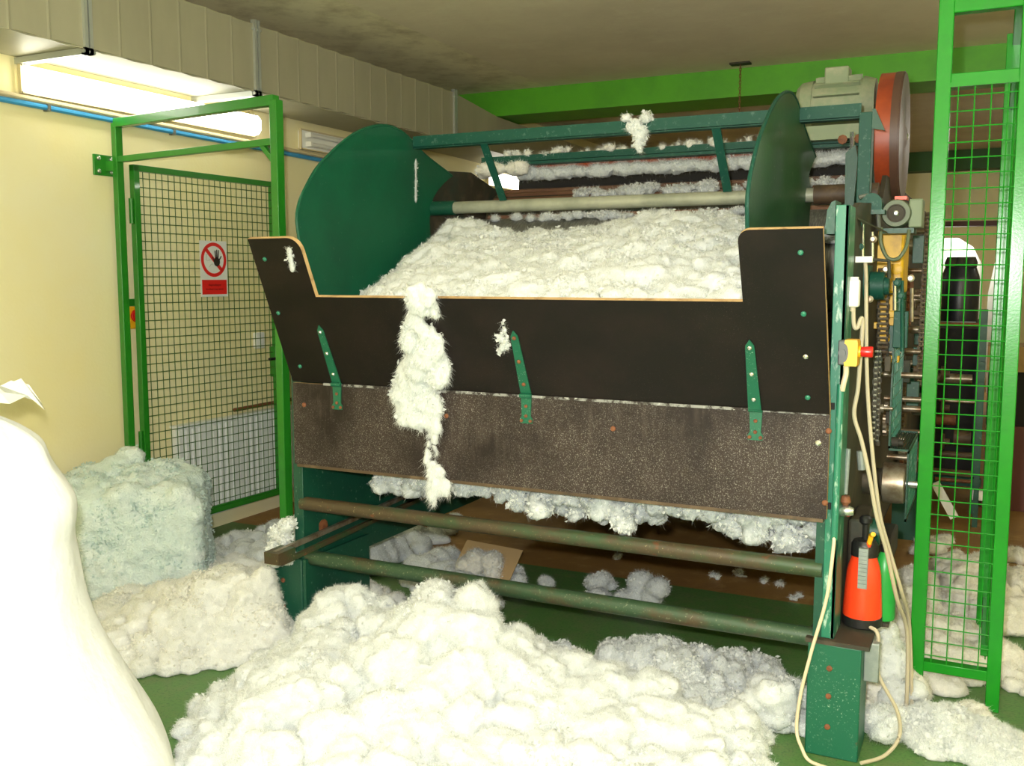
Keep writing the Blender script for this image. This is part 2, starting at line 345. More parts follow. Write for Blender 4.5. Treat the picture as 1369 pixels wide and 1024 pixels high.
lamp(3.17, 4.76, 2.422, True, 'lit fluorescent lamp on the wall under the sheet metal duct above the open gate')
lamp(5.22, 6.75, 2.402, False, 'unlit fluorescent lamp on the wall beyond the gate, partly behind the big green disc')
lamp(px(658, 244, 0, -4.08).y, px(722, 244, 0, -4.08).y, px(690, 244, 0, -4.08).z, True, 'lit fluorescent lamp on the wall far behind the machine rollers')
mb = MB().tube([(XW + 0.02, 0.5, 2.335), (XW + 0.02, 3.2, 2.313), (XW + 0.02, 9, 2.25)], 0.014, 8)
bp_ = tag(mb.build('water_pipe', 'blue_pipe'), 'thin blue pipe running along the cream wall below the lamps', 'pipe')
for y in (3.3, 4.1, 4.9, 5.7): MB().box(XW + .001, XW + 0.038, y, y + 0.015, 2.313 - .01086 * (y - 3.2) - .018, 2.313 - .01086 * (y - 3.2) + .0145).build('pipe_clip', 'cable_grey', bp_)
mb = MB().tube([(XW + 0.025, 0.5, 2.3695), (XW + 0.025, 3.2, 2.340), (XW + 0.025, 9, 2.277)], 0.012, 8)
cd_ = tag(mb.build('cable_conduit', 'conduit'), 'beige cable conduit running along the wall just above the blue pipe', 'conduit')
for y in (3.55, 4.35, 5.15): MB().cyl((XW + 0.025, y, 2.340 - .01086 * (y - 3.2)), (XW + 0.025, y + 0.03, 2.340 - .01086 * (y - 3.17)), 0.0128, 8).build('conduit_coupling', 'conduit', cd_)
# small wall things
ws = thing('wall_switch', (XW, 3.87, 1.22), 'yellow switch box with a red knob on the wall behind the gate hinge side', 'switch')
p = px(179, 422, 0, XW + 0.02)
ws.location = (XW, p.y, p.z)
MB().box(XW, XW + 0.025, p.y - 0.035, p.y + 0.035, p.z - 0.07, p.z + 0.05).build('box', 'orange_yellow', ws, bevel=0.006)
MB().lathe((XW + 0.025, p.y, p.z), (1, 0, 0), [(0, 0.02), (0.008, 0.02), (0.009, 0.034), (0.020, 0.034), (0.024, 0.028)], 18).build('knob', 'button_red', ws)
MB().box(XW, XW + 0.022, p.y - 0.035, p.y + 0.035, p.z + 0.052, p.z + 0.09).build('plate', 'gate_green', ws)
p = px(347, 455, 0, XW + 0.02)
so = thing('wall_socket', (XW, p.y, p.z - 0.04), 'small white socket on the cream wall behind the wire mesh gate', 'socket')
MB().box(XW, XW + 0.03, p.y - 0.04, p.y + 0.04, p.z - 0.05, p.z + 0.05).build('plate', 'white_plastic', so, bevel=0.006)
MB().cyl((XW + 0.03, p.y, p.z), (XW + 0.034, p.y, p.z), 0.022, 14).build('insert', 'lamp_white', so)

# radiator behind the gate
pa, pb = px(236, 572, 0, XW + 0.06), px(392, 540, 0, XW + 0.06)
rz1 = (pa.z + pb.z) / 2; rz0 = 0.10
rd = thing('radiator', (XW + 0.05, (pa.y + pb.y) / 2, rz0), 'white ribbed radiator on the wall behind the wire mesh gate', 'radiator')
MB().box(XW + 0.02, XW + 0.055, pa.y, pb.y, rz0, rz1 - 0.01).build('panel', 'radiator', rd)
n = int((pb.y - pa.y) / 0.052)
rib = MB().box(-0.006, 0.012, -0.016, 0.016, rz0 + 0.015, rz1 - 0.03)
r0 = rib.build('rib', 'radiator', rd, origin=(0, 0, 0)); me = r0.data; bpy.data.objects.remove(r0)
for v in me.vertices: v.co += world_loc(rd)
for k in range(n): shared(me, 'rib', rd, (XW + 0.055, pa.y + 0.03 + k * (pb.y - pa.y - 0.05) / (n - 1), 0))
MB().box(XW + 0.012, XW + 0.07, pa.y - 0.005, pb.y + 0.005, rz1 - 0.012, rz1).build('top_grille', 'radiator', rd)
tag(MB().tube([(XW + 0.03, pa.y + 0.5, rz1 + 0.03), (XW + 0.03, pb.y + 3, rz1 + 0.06)], 0.012, 8).build('heating_pipe', 'rust'), 'rusty brown pipe along the wall just above the white radiator', 'pipe')

# ------------------------------------------------------------------ left gate: frame and open door
GL, GR = Vector((-4.078, 3.672, 0)), Vector((-2.912, 3.517, 0))
GT = 2.285
gdir = (GR - GL).normalized()
gf = thing('gate_frame', tuple(GL), 'tall green steel gate frame standing between the cream wall and the machine', 'gate frame')
def gpost(p, name='post', s=0.05, z0=0, z1=GT, m='gate_green', par=gf):
    return MB().bar((p.x, p.y, z0), (p.x, p.y, z1), s, s, up=(gdir.x, gdir.y, 0)).build(name, m, par, bevel=0.003)
gpost(GL, s=0.04); gpost(GR, s=0.044)
MB().bar(GL + Vector((0, 0, GT)), GR + Vector((0, 0, GT)) , 0.042, 0.045).build('top_bar', 'gate_green', gf, bevel=0.003)
MB().bar(GL + Vector((0, 0, 2.102)), GR + Vector((0, 0, 2.105)), 0.03, 0.03).build('cross_bar', 'gate_green', gf, bevel=0.002)
MB().bar(GR + Vector((0, 0, 2.02)) - gdir * 0.02, GR - gdir * 0.10 + Vector((0, 0, 2.10)), 0.022, 0.022).build('corner_brace', 'gate_green', gf)
pl = MB().box(XW, XW + 0.012, 3.575, 3.70, 2.02, 2.125).build('wall_plate', 'gate_green', gf, bevel=0.002)
for yy in (3.60, 3.68):
    for zz in (2.04, 2.105): MB().lathe((XW + 0.012, yy, zz), (1, 0, 0), [(0, 0.012), (0.008, 0.012), (0.012, 0.006)], 8).build('bolt', 'bright_steel', pl)
MB().bar((XW + 0.01, 3.66, 2.07), (GL.x, GL.y, 2.07), 0.03, 0.05).build('wall_arm', 'gate_green', gf)
# door, swung open, running back along the wall
ddir = Vector((math.sin(math.radians(1.6)), math.cos(math.radians(1.6)), 0))
D0 = GL + ddir * 0.075 + Vector((0.01, 0, 0)); DW, DZa, DZb = 1.09, 0.125, 2.085
D1 = D0 + ddir * DW
door = thing('gate_door', tuple(D0), 'green steel gate door with wire mesh swung open along the wall', 'gate')
def dz(p, z): return Vector((p.x, p.y, z))
for p in (D0 + ddir * 0.018, D1 - ddir * 0.018): MB().bar(dz(p, DZa), dz(p, DZb), 0.036, 0.036, up=ddir).build('stile', 'gate_green', door, bevel=0.002)
for z in (DZa + 0.016, DZb - 0.016): MB().bar(dz(D0, z), dz(D1, z), 0.036, 0.032).build('rail', 'gate_green', door, bevel=0.002)
nv, nh = 24, 41
wa, wb_ = D0 + ddir * 0.03, D1 - ddir * 0.03
vw = MB().cyl((0, 0, 0), (0, 0, DZb - DZa - 0.04), 0.0024, 5); hw = MB().cyl((0, 0, 0), tuple(wb_ - wa), 0.0024, 5)
def mesh_only(mb, name, m):
    o = mb.build(name, m, None, origin=(0, 0, 0)); me = o.data; bpy.data.objects.remove(o); return me
vme = mesh_only(vw, 'wire', 'mesh_green'); hme = mesh_only(hw, 'wire', 'mesh_green')
panel = MB().bar(dz(D0, DZa + 0.036), dz(D1, DZa + 0.036), 0.012, 0.008).build('mesh_strip', 'gate_green', door)
for k in range(1, nv): shared(vme, 'wire', panel, dz(wa.lerp(wb_, k / nv), DZa + 0.02))
for k in range(1, nh): shared(hme, 'wire', panel, dz(wa, DZa + 0.02 + (DZb - DZa - 0.04) * k / nh) + Vector((0.004, 0, 0)))
for z in (0.55, 1.78):
    h = D0 - ddir * 0.012
    MB().cyl(dz(h, z), dz(h, z + 0.13), 0.011, 10).build('hinge_barrel', 'gate_green', door)
# lock and handle
LP = D1 - ddir * 0.03
lk = MB().bar(dz(LP, 0.88), dz(LP, 1.07), 0.05, 0.05, up=ddir).build('lock_box', 'gate_green', door, bevel=0.003)
MB().tube([dz(LP, 1.00) + Vector((0.02, 0, 0)), dz(LP, 1.00) + Vector((0.06, 0, 0)), dz(LP, 1.00) + Vector((0.066, 0, 0)) - ddir * 0.13], 0.009, 8).build('handle', 'sprayer_black', lk)
MB().cyl(dz(LP, 0.92) + Vector((0.02, 0, 0)), dz(LP, 0.92) + Vector((0.045, 0, 0)), 0.014, 10).build('lock_cylinder', 'rust', lk)

# prohibition sign hung on the mesh
sc_ = px(283.5, 359.5, 0, -4.035)
sg = thing('prohibition_sign', (sc_.x, sc_.y, sc_.z - 0.17), 'white no entry sign with red ring and black hand on the gate mesh', 'sign')
sw, sh = 0.208, 0.318
def sp(u, v, d=0.0): return Vector((sc_.x + 0.012 + d, sc_.y, sc_.z)) + ddir * u + Vector((0, 0, v))
def sq(u0, u1, v0, v1, d, th=0.002): return MB().prism([sp(u0, v0, d), sp(u1, v0, d), sp(u1, v1, d), sp(u0, v1, d)], (th, 0, 0))
sq(-sw / 2, sw / 2, -sh / 2, sh / 2, 0, 0.003).build('board', 'sign_white', sg)
cv = 0.052; ro, ri = 0.098, 0.078
ring = MB(); n = 40
for k in range(n):
    a0, a1 = 2 * math.pi * k / n, 2 * math.pi * (k + 1) / n
    ring.prism([sp(ri * math.cos(a0), cv + ri * math.sin(a0), .003), sp(ro * math.cos(a0), cv + ro * math.sin(a0), .003), sp(ro * math.cos(a1), cv + ro * math.sin(a1), .003), sp(ri * math.cos(a1), cv + ri * math.sin(a1), .003)], (0.001, 0, 0))
ring.build('ring', 'sign_red', sg)
def sbar(u0, v0, u1, v1, w, d, name, m):
    q = Vector((u1 - u0, v1 - v0)); q.normalize(); nn = Vector((-q.y, q.x)) * (w / 2)
    return MB().prism([sp(u0 + nn.x, v0 + nn.y, d), sp(u1 + nn.x, v1 + nn.y, d), sp(u1 - nn.x, v1 - nn.y, d), sp(u0 - nn.x, v0 - nn.y, d)], (0.001, 0, 0)).build(name, m, sg)
sbar(-0.062, cv + 0.062, 0.062, cv - 0.062, 0.022, 0.003, 'slash', 'sign_red')
hand = MB()
def hq(u0, v0, u1, v1, w):
    q = Vector((u1 - u0, v1 - v0)); q.normalize(); nn = Vector((-q.y, q.x)) * (w / 2)
    hand.prism([sp(u0 + nn.x, v0 + nn.y, .0045), sp(u1 + nn.x * .8, v1 + nn.y * .8, .0045), sp(u1 - nn.x * .8, v1 - nn.y * .8, .0045), sp(u0 - nn.x, v0 - nn.y, .0045)], (0.001, 0, 0))
hand.prism([sp(.022 + .024 * math.cos(t) , cv - .012 + .026 * math.sin(t), .0045) for t in [2 * math.pi * k / 16 for k in range(16)]], (0.001, 0, 0))
for a, l in ((-.002, .062), (.012, .068), (.026, .066)): hq(a * .6 + .014, cv + .0, a + .012, cv + l - .01, .0085)
hq(.038, cv - .005, .058, cv + .022, .008); hq(.005, cv - .012, -.012, cv + .016, .009)
hand.build('hand_pictogram', 'sign_black', sg)
fig = MB()
for a in ((-.056, cv + .028, -.04, cv + .03), (-.056, cv + .028, -.058, cv - .004), (-.058, cv - .004, -.03, cv - .006), (-.04, cv + .004, -.02, cv - .002), (-.022, cv - .026, -.036, cv - .04), (-.022, cv - .026, -.004, cv - .024)):
    q = Vector((a[2] - a[0], a[3] - a[1])).normalized(); nn = Vector((-q.y, q.x)) * 0.0012
    fig.prism([sp(a[0] + nn.x, a[1] + nn.y, .003), sp(a[2] + nn.x, a[3] + nn.y, .003), sp(a[2] - nn.x, a[3] - nn.y, .003), sp(a[0] - nn.x, a[1] - nn.y, .003)], (0.001, 0, 0))
fig.build('figure_outline', 'sign_thin', sg)
sq(-0.095, 0.095, -0.145, -0.062, .003, .001).build('text_panel', 'sign_red', sg)
def text(body, size, u, v, d, parent, m, name):
    cu = bpy.data.curves.new(name, 'FONT'); cu.body = body; cu.size = size; cu.align_x = 'CENTER'; cu.align_y = 'CENTER'; cu.extrude = 0.0004
    o = bpy.data.objects.new(name, cu); COL.objects.link(o)
    me = bpy.data.meshes.new_from_object(o.evaluated_get(bpy.context.evaluated_depsgraph_get())); bpy.data.objects.remove(o)
    base = sp(u, v, d) - world_loc(parent)
    for w_ in me.vertices: w_.co = base + ddir * w_.co.x + Vector((w_.co.z, 0, 0)) + Vector((0, 0, w_.co.y))
    me.materials.clear(); me.materials.append(MATS[m])
    t = bpy.data.objects.new(name, me); COL.objects.link(t); t.parent = parent; return t
text('Nepovolaným', 0.017, 0.0, -0.092, .0046, sg, 'sign_ink', 'lettering')
text('na zařízení vstup zakázán', 0.0135, 0.0, -0.115, .0046, sg, 'sign_ink', 'lettering')

# ------------------------------------------------------------------ right mesh cage
rg = thing('mesh_guard_fence', (-0.07, 3.65, 0), 'narrow bright green steel guard fence with wire mesh beside the machine drive', 'fence')
def rpost(x, y, s, z1, z0=0.0): MB().box(x - s / 2, x + s / 2, y - s / 2, y + s / 2, z0, z1).build('post', 'cage_green', rg, bevel=0.003)
RY = 3.655
rpost(-0.187, RY, 0.048, 2.42); rpost(0.060, RY, 0.044, 2.42); rpost(0.024, 4.28, 0.056, 2.42)
for z, hgt in ((2.395, 0.05), (2.155, 0.04), (0.125, 0.036)):
    MB().box(-0.165, 0.040, RY - 0.022, RY + 0.022, z - hgt / 2, z + hgt / 2).build('rail', 'cage_green', rg, bevel=0.003)
for z in (2.395, 2.155, 0.20):
    MB().box(0.015, 0.045, RY + 0.022, 4.255, z - 0.02, z + 0.02).build('side_rail', 'cage_green', rg, bevel=0.003)
v2 = mesh_only(MB().cyl((0, 0, 0), (0, 0, 1.99), 0.0023, 6), 'wire', 'cage_green'); h2 = mesh_only(MB().cyl((0, 0, 0), (0.208, 0, 0), 0.0023, 6), 'wire', 'cage_green')
pan = MB().box(-0.166, 0.040, RY - 0.026, RY - 0.022, 2.13, 2.145).build('mesh_strip', 'cage_green', rg)
for k in range(4): shared(v2, 'wire', pan, (-0.140 + 0.0500 * k, RY - 0.018, 0.14))
for k in range(39): shared(h2, 'wire', pan, (-0.168, RY - 0.023, 0.17 + 0.0508 * k))
v3 = mesh_only(MB().cyl((0, 0, 0), (0, 0.6, 0), 0.0027, 6), 'wire', 'cage_green')
for k in range(4): shared(v2, 'wire', pan, (0.032, 3.76 + 0.13 * k, 0.14))

# ------------------------------------------------------------------ the carding machine
MC = Vector((-1.44, 3.10, 0))
M = thing('carding_machine', tuple(MC), 'large dark green fibre carding machine with brown hopper boards, green discs and rollers', 'machine')
XL, XRm = -2.46, -0.42            # inner faces of the side frames
FY = 3.05
def bolt(parent, p, d, r=0.009, m='bright_steel', name='bolt'):
    return MB().lathe(p, d, [(0, r), (0.004, r), (0.007, r * 0.55)], 10).build(name, m, parent)
# feet
fr = MB().box(-0.472, -0.312, FY, FY + 0.17, 0, 0.365).build('foot', 'foot_green', M, bevel=0.004)
fc_ = MB().box(-0.480, -0.290, FY - 0.004, FY + 0.24, 0.365, 0.378); fc_.box(-0.480, -0.258, FY + 0.24, FY + 0.42, 0.365, 0.378); fc_.build('foot_cap', 'grime', fr)
MB().box(-0.312, -0.268, FY + 0.07, FY + 0.10, 0.24, 0.365).build('junction_plate', 'galvanized', fr, bevel=0.003)
for zz in (0.10, 0.20, 0.29): bolt(fr, (-0.405, FY, zz), (0, -1, 0), 0.009, 'rust')
flt = MB().box(-2.635, -2.455, FY, FY + 0.17, 0, 0.365).build('foot', 'machine_green', M, bevel=0.004)
MB().box(-2.452, -2.438, FY + 0.004, FY + 0.45, 0.10, 0.368).build('gusset', 'machine_green', flt)
for zz in (0.16, 0.27): bolt(flt, (-2.55, FY, zz), (0, -1, 0), 0.010, 'rust')
# rear feet
for x0 in (-2.635, -0.472): MB().box(x0, x0 + 0.16, 5.9, 6.1, 0, 0.36).build('foot', 'machine_green', M)
# side frames
sfl = MB().prism([(XL, FY + .03, 0.30), (XL, 7.2, 0.30), (XL, 7.2, 1.75), (XL, 4.3, 1.75), (XL, 4.05, 1.62), (XL, FY + .08, 1.30), (XL, FY + .03, 1.1)], (-0.05, 0, 0)).build('side_frame', 'machine_green', M, bevel=0.003)
sfr = MB().prism([(XRm, FY + .13, 0.378), (XRm, 3.65, 0.378), (XRm, 3.66, 0.42), (XRm, 7.2, 0.42), (XRm, 7.2, 1.9), (XRm, 4.15, 1.9), (XRm, 4.0, 1.78), (XRm, 3.35, 1.74), (XRm, FY + .13, 1.69)], (0.018, 0, 0)).build('side_frame', 'grime', M)
# front posts
fp = MB(); fp.box(-0.437, -0.398, FY + 0.02, FY + 0.032, 0.378, 1.715); fp.box(-0.410, -0.398, FY + 0.02, FY + 0.16, 0.378, 1.715)
pr_ = fp.build('front_post', 'post_green', M, bevel=0.002)
MB().box(-0.462, -0.437, FY + 0.02, FY + 0.034, 0.378, 0.80).build('post_web', 'machine_green', pr_)
MB().tube([(-0.405, FY + 0.0, 0.70), (-0.402, FY + 0.0, 1.18)], 0.011, 10).build('cable_tube', 'post_green', pr_)
fp = MB(); fp.prism([(-2.49, FY + .02, .365), (-2.455, FY + .02, .365), (-2.455, FY + .02, .80), (-2.47, FY + .02, .80), (-2.47, FY + .02, .68), (-2.49, FY + .02, .60)], (0, 0.10, 0))
fp.build('front_post', 'machine_green', M, bevel=0.002)
bolt(M, (XL, 3.20, 0.47), (1, 0, 0), 0.03, 'rust', 'frame_boss')
# slide rails on the left side
for dx, z0, z1, m in ((0.028, 0.445, 0.485, 'steel'), (0.055, 0.41, 0.455, 'pipe_worn')):
    MB().bar((XL + dx, 2.86, z0), (XL + dx, 4.4, z1 + 0.02), 0.018, 0.018).build('slide_rail', m, M)
MB().bar((XL + 0.03, 2.84, 0.43), (XL + 0.03, 2.94, 0.433), 0.07, 0.045).build('rail_end', 'pipe_worn', M)
# cross pipes
def hpipe(name, y, z, r, m, x0=XL, x1=XRm): return MB().cyl((x0, y, z), (x1, y, z), r, 20).build(name, m, M)
hpipe('cross_pipe', FY + 0.05, 0.365, 0.030, 'pipe_green', XL, -0.44); hpipe('cross_pipe', FY + 0.035, 0.592, 0.0275, 'pipe_worn', XL - .01, -0.44)
# hopper boards
BZ0, BZ1 = 0.765, 1.088
BX0, BX1 = -2.462, -0.428
lb = MB().prism([(BX0, FY - .018, BZ0), (BX1, FY - .018, BZ0), (BX1, FY - .018, BZ1), (BX0, FY - .018, BZ1)], (0, 0.018, 0), 0, 1).build('lower_board', ['board_dusty', 'ply_edge'], M)
MB().box(BX0 + .01, BX1 - .01, FY - 0.016, FY + 0.02, BZ0 - 0.012, BZ0).build('board_edging', 'dirty_brown', lb)
MB().box(BX0 + .15, BX1 - .01, FY - 0.0215, FY - 0.012, 1.0845, 1.0935).build('dust_line', 'dust', lb)
up_ = Vector((0, -0.25, 0.545)).normalized(); nrm = Vector((0, -0.545, -0.25)).normalized()
FO = Vector((0, FY - 0.018, 1.094))
def bpnt(x, s, d=0.0): return FO + Vector((x, 0, 0)) + up_ * s + nrm * d
SM, SW = 0.368, 0.600
def rnd(cx, cs, r, a0, a1, n=6): return [(cx + r * math.cos(math.radians(a0 + (a1 - a0) * k / n)), cs + r * math.sin(math.radians(a0 + (a1 - a0) * k / n))) for k in range(n + 1)]
ol = [(BX0, 0), (BX1, 0), (BX1, SM), (-2.222, SM)] + rnd(-2.222 - 0.05, SW - 0.05, 0.05, 0, 90) + [(BX0 + .012, SW)]
ub = MB().prism([bpnt(x, s, 0) for x, s in ol], nrm * -0.018, 0, 1).build('upper_board', ['board_black', 'ply_edge'], M)
ol = [(-0.640, 0.004), (-0.426, 0.004), (-0.426, SW)] + rnd(-0.660 + 0.035, SW - 0.035, 0.035, 90, 180) + [(-0.660, SM)]
wgb = MB().prism([bpnt(x, s, 0.016) for x, s in ol], nrm * -0.0155, 0, 1).build('wing_board', ['board_black', 'ply_edge'], M)
for s in (0.06, 0.20, 0.34, 0.53): bolt(wgb, bpnt(-0.488, s, .016), nrm, 0.008, 'bright_steel' if s == 0.20 else 'post_green')
for x, s in ((-2.40, 0.07), (-2.42, 0.30), (-2.40, 0.52)): bolt(ub, bpnt(x, s, 0), nrm, 0.008, 'post_green')
for u, v in ((597, 556), (820, 573), (1094, 592), (1108, 576), (1103, 672), (407, 541)):
    p = px(u, v, 1, FY - 0.018); bolt(lb, p, (0, -1, 0), 0.009, 'rust' if u != 1094 else 'bright_steel')
# strap hinges
for u in (455, 707, 1013):
    hx = px(u, 532, 1, FY).x; mm = 'post_green' if u == 1013 else 'machine_green'
    kn = MB().cyl((hx - 0.022, FY - 0.026, 1.091), (hx + 0.022, FY - 0.026, 1.091), 0.008, 10)
    hg = kn.build('strap_hinge', 'foot_green', M)
    ol = [(hx - .020, .008), (hx + .020, .008), (hx + .014, .22), (hx + .013, .232), (hx, .252), (hx - .013, .232), (hx - .014, .22)]
    dd = 0.0165 if u == 1013 else 0.0
    st = MB().prism([bpnt(x, s, dd + .004) for x, s in ol], nrm * -0.004).build('upper_leaf', 'foot_green', hg)
    ll = [(hx - .020, 1.085), (hx + .020, 1.085), (hx + .017, 1.02), (hx + .025, 1.008), (hx + .022, .994), (hx - .022, .994), (hx - .025, 1.008), (hx - .017, 1.02)]
    MB().prism([(x, FY - .022, z) for x, z in ll], (0, 0.004, 0)).build('lower_leaf', 'foot_green', hg)
    for s in (.045, .135, .225): bolt(hg, bpnt(hx, s, dd + .004), nrm, 0.007, 'bright_steel' if u != 707 else 'rust', 'screw')
    for x, z in ((hx, 1.055), (hx, 1.02), (hx - .017, 1.003), (hx + .017, 1.003)): bolt(hg, (x, FY - .022, z), (0, -1, 0), 0.006, 'rust', 'screw')
# big green side discs
prof = [(3.173, 1.428), (3.10, 1.49), (3.06, 1.589), (3.033, 1.717), (3.052, 1.79), (3.093, 1.85), (3.16, 1.925), (3.24, 1.986), (3.34, 2.052), (3.45, 2.108), (3.57, 2.146), (3.677, 2.162), (3.76, 2.155), (3.83, 2.137), (3.92, 2.095), (4.02, 2.058), (4.236, 1.997), (4.155, 1.955), (4.09, 1.913), (4.05, 1.875), (4.025, 1.83), (4.015, 1.77), (4.02, 1.70), (4.05, 1.60), (4.05, 1.35), (3.9, 1.12), (3.4, 1.10), (3.25, 1.2)]
def smooth(pf): return [(q.x, q.y) for q in catmull([(a, b, 0) for a, b in pf], 3)]
for x, m in ((-2.42, 'disc_green'), (-0.69, 'disc_olive')):
    d = MB().prism([(x, a, b) for a, b in prof], (-0.008, 0, 0)).build('guard_disc', m, M)
    rim = MB().tube([(x - 0.004, a, b) for a, b in catmull([(a, b, 0) for a, b in prof[:17]], 3) for a, b in [(a, b)]] if False else [(x - 0.004, q.x, q.y) for q in catmull([(a, b, 0) for a, b in prof[:17]], 3)], 0.007, 6)
    rim.build('disc_rim', 'rail_teal' if x > -1 else m, d)
# right disc bulge plate behind
MB().prism([(-0.698, 3.9, 1.55), (-0.698, 4.15, 1.6), (-0.698, 4.2, 1.85), (-0.698, 4.02, 2.0), (-0.698, 3.85, 2.0)], (-0.012, 0, 0)).build('disc_bracket', 'disc_olive', M)
# top rail and hanging straps
tp = MB(); tp.box(-2.40, -0.47, 3.84, 3.848, 2.085, 2.135); tp.box(-2.40, -0.47, 3.84, 3.89, 2.081, 2.088); tp.build('top_rail', 'rail_teal', M)
for u0, v0 in ((648, 192), (958, 168)):
    a = px(u0, v0, 1, 3.86); MB().bar((a.x, 3.85, 2.085), (a.x + 0.01, 4.02, 1.85), 0.035, 0.007, up=(0, 1, 0.8)).build('hanger_strap', 'rail_teal', M)
hpipe('spreader_tube', 4.05, 1.826, 0.0285, 'tube_grey', -2.42, XRm)
hpipe('tube_sleeve', 4.05, 1.826, 0.034, 'machine_green', -2.43, -2.30)
hpipe('tube_journal', 4.05, 1.826, 0.038, 'dirty_brown', -0.66, XRm)
hpipe('card_roller', 4.38, 1.575, 0.215, 'card_wire', XL + .01, XRm - .01)
lat = hpipe('lattice_roller', 4.86, 1.725, 0.24, 'grime', XL + .01, XRm - .01)
sl = mesh_only(MB().box(XL + .03, XRm - .03, -0.011, 0.011, 0.232, 0.252), 'slat', 'slat_brown')
for k in range(26):
    a = 2 * math.pi * k / 26
    o = shared(sl, 'slat', lat, (0, 4.86, 1.725)); o.rotation_euler = (a, 0, 0)
MB().prism([(XL, 4.0, 1.60), (XL, 5.3, 1.60), (XL, 5.3, 1.95), (XL, 4.75, 1.98), (XL, 4.5, 2.04), (XL, 4.2, 2.02), (XL, 4.0, 1.95)], (-.02, 0, 0)).build('upper_side_plate', 'grime', M)
# big cylinder behind, underside dark
hpipe('main_cylinder', 5.55, 1.18, 0.72, 'grime', XL + .01, XRm - .01)
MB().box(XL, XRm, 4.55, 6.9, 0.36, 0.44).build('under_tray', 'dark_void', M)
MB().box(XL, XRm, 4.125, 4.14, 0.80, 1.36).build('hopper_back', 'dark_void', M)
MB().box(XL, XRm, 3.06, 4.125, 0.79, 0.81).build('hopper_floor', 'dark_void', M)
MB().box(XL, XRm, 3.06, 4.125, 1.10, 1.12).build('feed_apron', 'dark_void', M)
# bars behind the rollers
MB().box(-2.40, -0.47, 4.50, 4.54, 2.082, 2.112).build('rear_rail', 'rail_teal', M)
MB().box(-2.40, -0.47, 4.49, 4.55, 2.064, 2.078).build('rear_rail_lip', 'rail_teal', M)
MB().box(-2.2, -0.8, 4.58, 4.60, 2.045, 2.066).build('red_bar', 'wheel_red', M)
hpipe('dark_roller', 5.15, 2.01, 0.13, 'dark_void', XL + .02, XRm - .02)  # black roller put in for the shaded gap above the slats
# upper right frame: upright, clamp, bearing
MB().box(-0.475, -0.430, 3.83, 3.90, 1.74, 2.10).build('upright', 'rail_teal', M, bevel=0.002)
MB().prism([(-0.43, 3.83, 2.11), (-0.43, 3.83, 2.04), (-0.385, 3.83, 2.03), (-0.42, 3.83, 2.11)], (0, 0.01, 0)).build('upright_ear', 'machine_green', M)
ar = MB().prism([(-0.53, 3.95, 1.74), (-0.50, 3.95, 1.74), (-0.49, 3.95, 1.95), (-0.50, 3.95, 2.0), (-0.535, 3.95, 1.97)], (0, 0.05, 0)).build('bearing_arm', 'machine_green', M)
MB().cyl((-0.515, 3.97, 1.97), (-0.515, 3.97, 2.05), 0.009, 8).build('adjust_screw', 'bright_steel', ar)
for dx in (-0.03, 0.03): MB().lathe((-0.515 + dx, 3.94, 2.02), (0, -1, 0), [(0, 0.018), (0.01, 0.018), (0.014, 0.010)], 8).build('nut', 'rust', ar)
# motor on top and red drive wheel
my, mz = 4.55, 2.28
a = px(1068, 130, 1, my); b = px(1172, 130, 1, my)
mt = MB().lathe((a.x, my, mz - .03), (1, 0, 0), [(0, 0.085), (0.02, 0.105), (0.07, 0.112), (0.07, 0.105), (b.x - a.x - .05, 0.105), (b.x - a.x - .05, 0.115), (b.x - a.x, 0.10)], 22).build('drive_motor', 'motor_grey', M)
fin = mesh_only(MB().box(a.x + .08, b.x - .06, -0.003, 0.003, 0.10, 0.125), 'cooling_fin', 'motor_grey')
for k in range(14):
    o = shared(fin, 'cooling_fin', mt, (0, my, mz - .03)); o.rotation_euler = (2 * math.pi * k / 14, 0, 0)
tbx = px(1121, 105, 1, my)
MB().box(tbx.x - .05, tbx.x + .05, my - .06, my + .04, mz + .05, mz + .125).build('terminal_box', 'motor_grey', mt, bevel=0.006)
MB().box(a.x - .02, b.x + .02, my - .12, my + .12, mz - .19, mz - .13).build('motor_base', 'motor_grey', mt)
wy = 4.45; wc = px(1190, 184, 1, wy); wr = 0.262
wx0, wx1 = px(1178, 184, 1, wy).x, px(1207, 184, 1, wy).x
wh = MB().lathe((wx0, wy, wc.z), (1, 0, 0), [(0, wr - .03), (0, wr), (0.060, wr), (0.060, wr - 0.03)], 48).build('drive_wheel', 'wheel_red', M)
MB().lathe((wx0 + 0.058, wy, wc.z), (1, 0, 0), [(0, wr - .03), (0, wr + 0.002), (0.03, wr + 0.002), (0.03, wr - .004)], 48).build('rim_band', 'wheel_brown', wh)
MB().lathe((wx0 + 0.087, wy, wc.z), (1, 0, 0), [(0, wr - 0.004), (0.006, wr - 0.004), (0.006, 0.05), (0.015, 0.03)], 48).build('wheel_face', 'wheel_brown', wh)
bolt(wh, (wx0 + 0.10, wy, wc.z), (1, 0, 0), 0.014, 'bright_steel', 'axle_nut')
MB().box(wx0 - .06, wx0 - .005, wy - .06, wy + .06, wc.z - .3, wc.z + .05).build('wheel_bracket', 'machine_green', M)

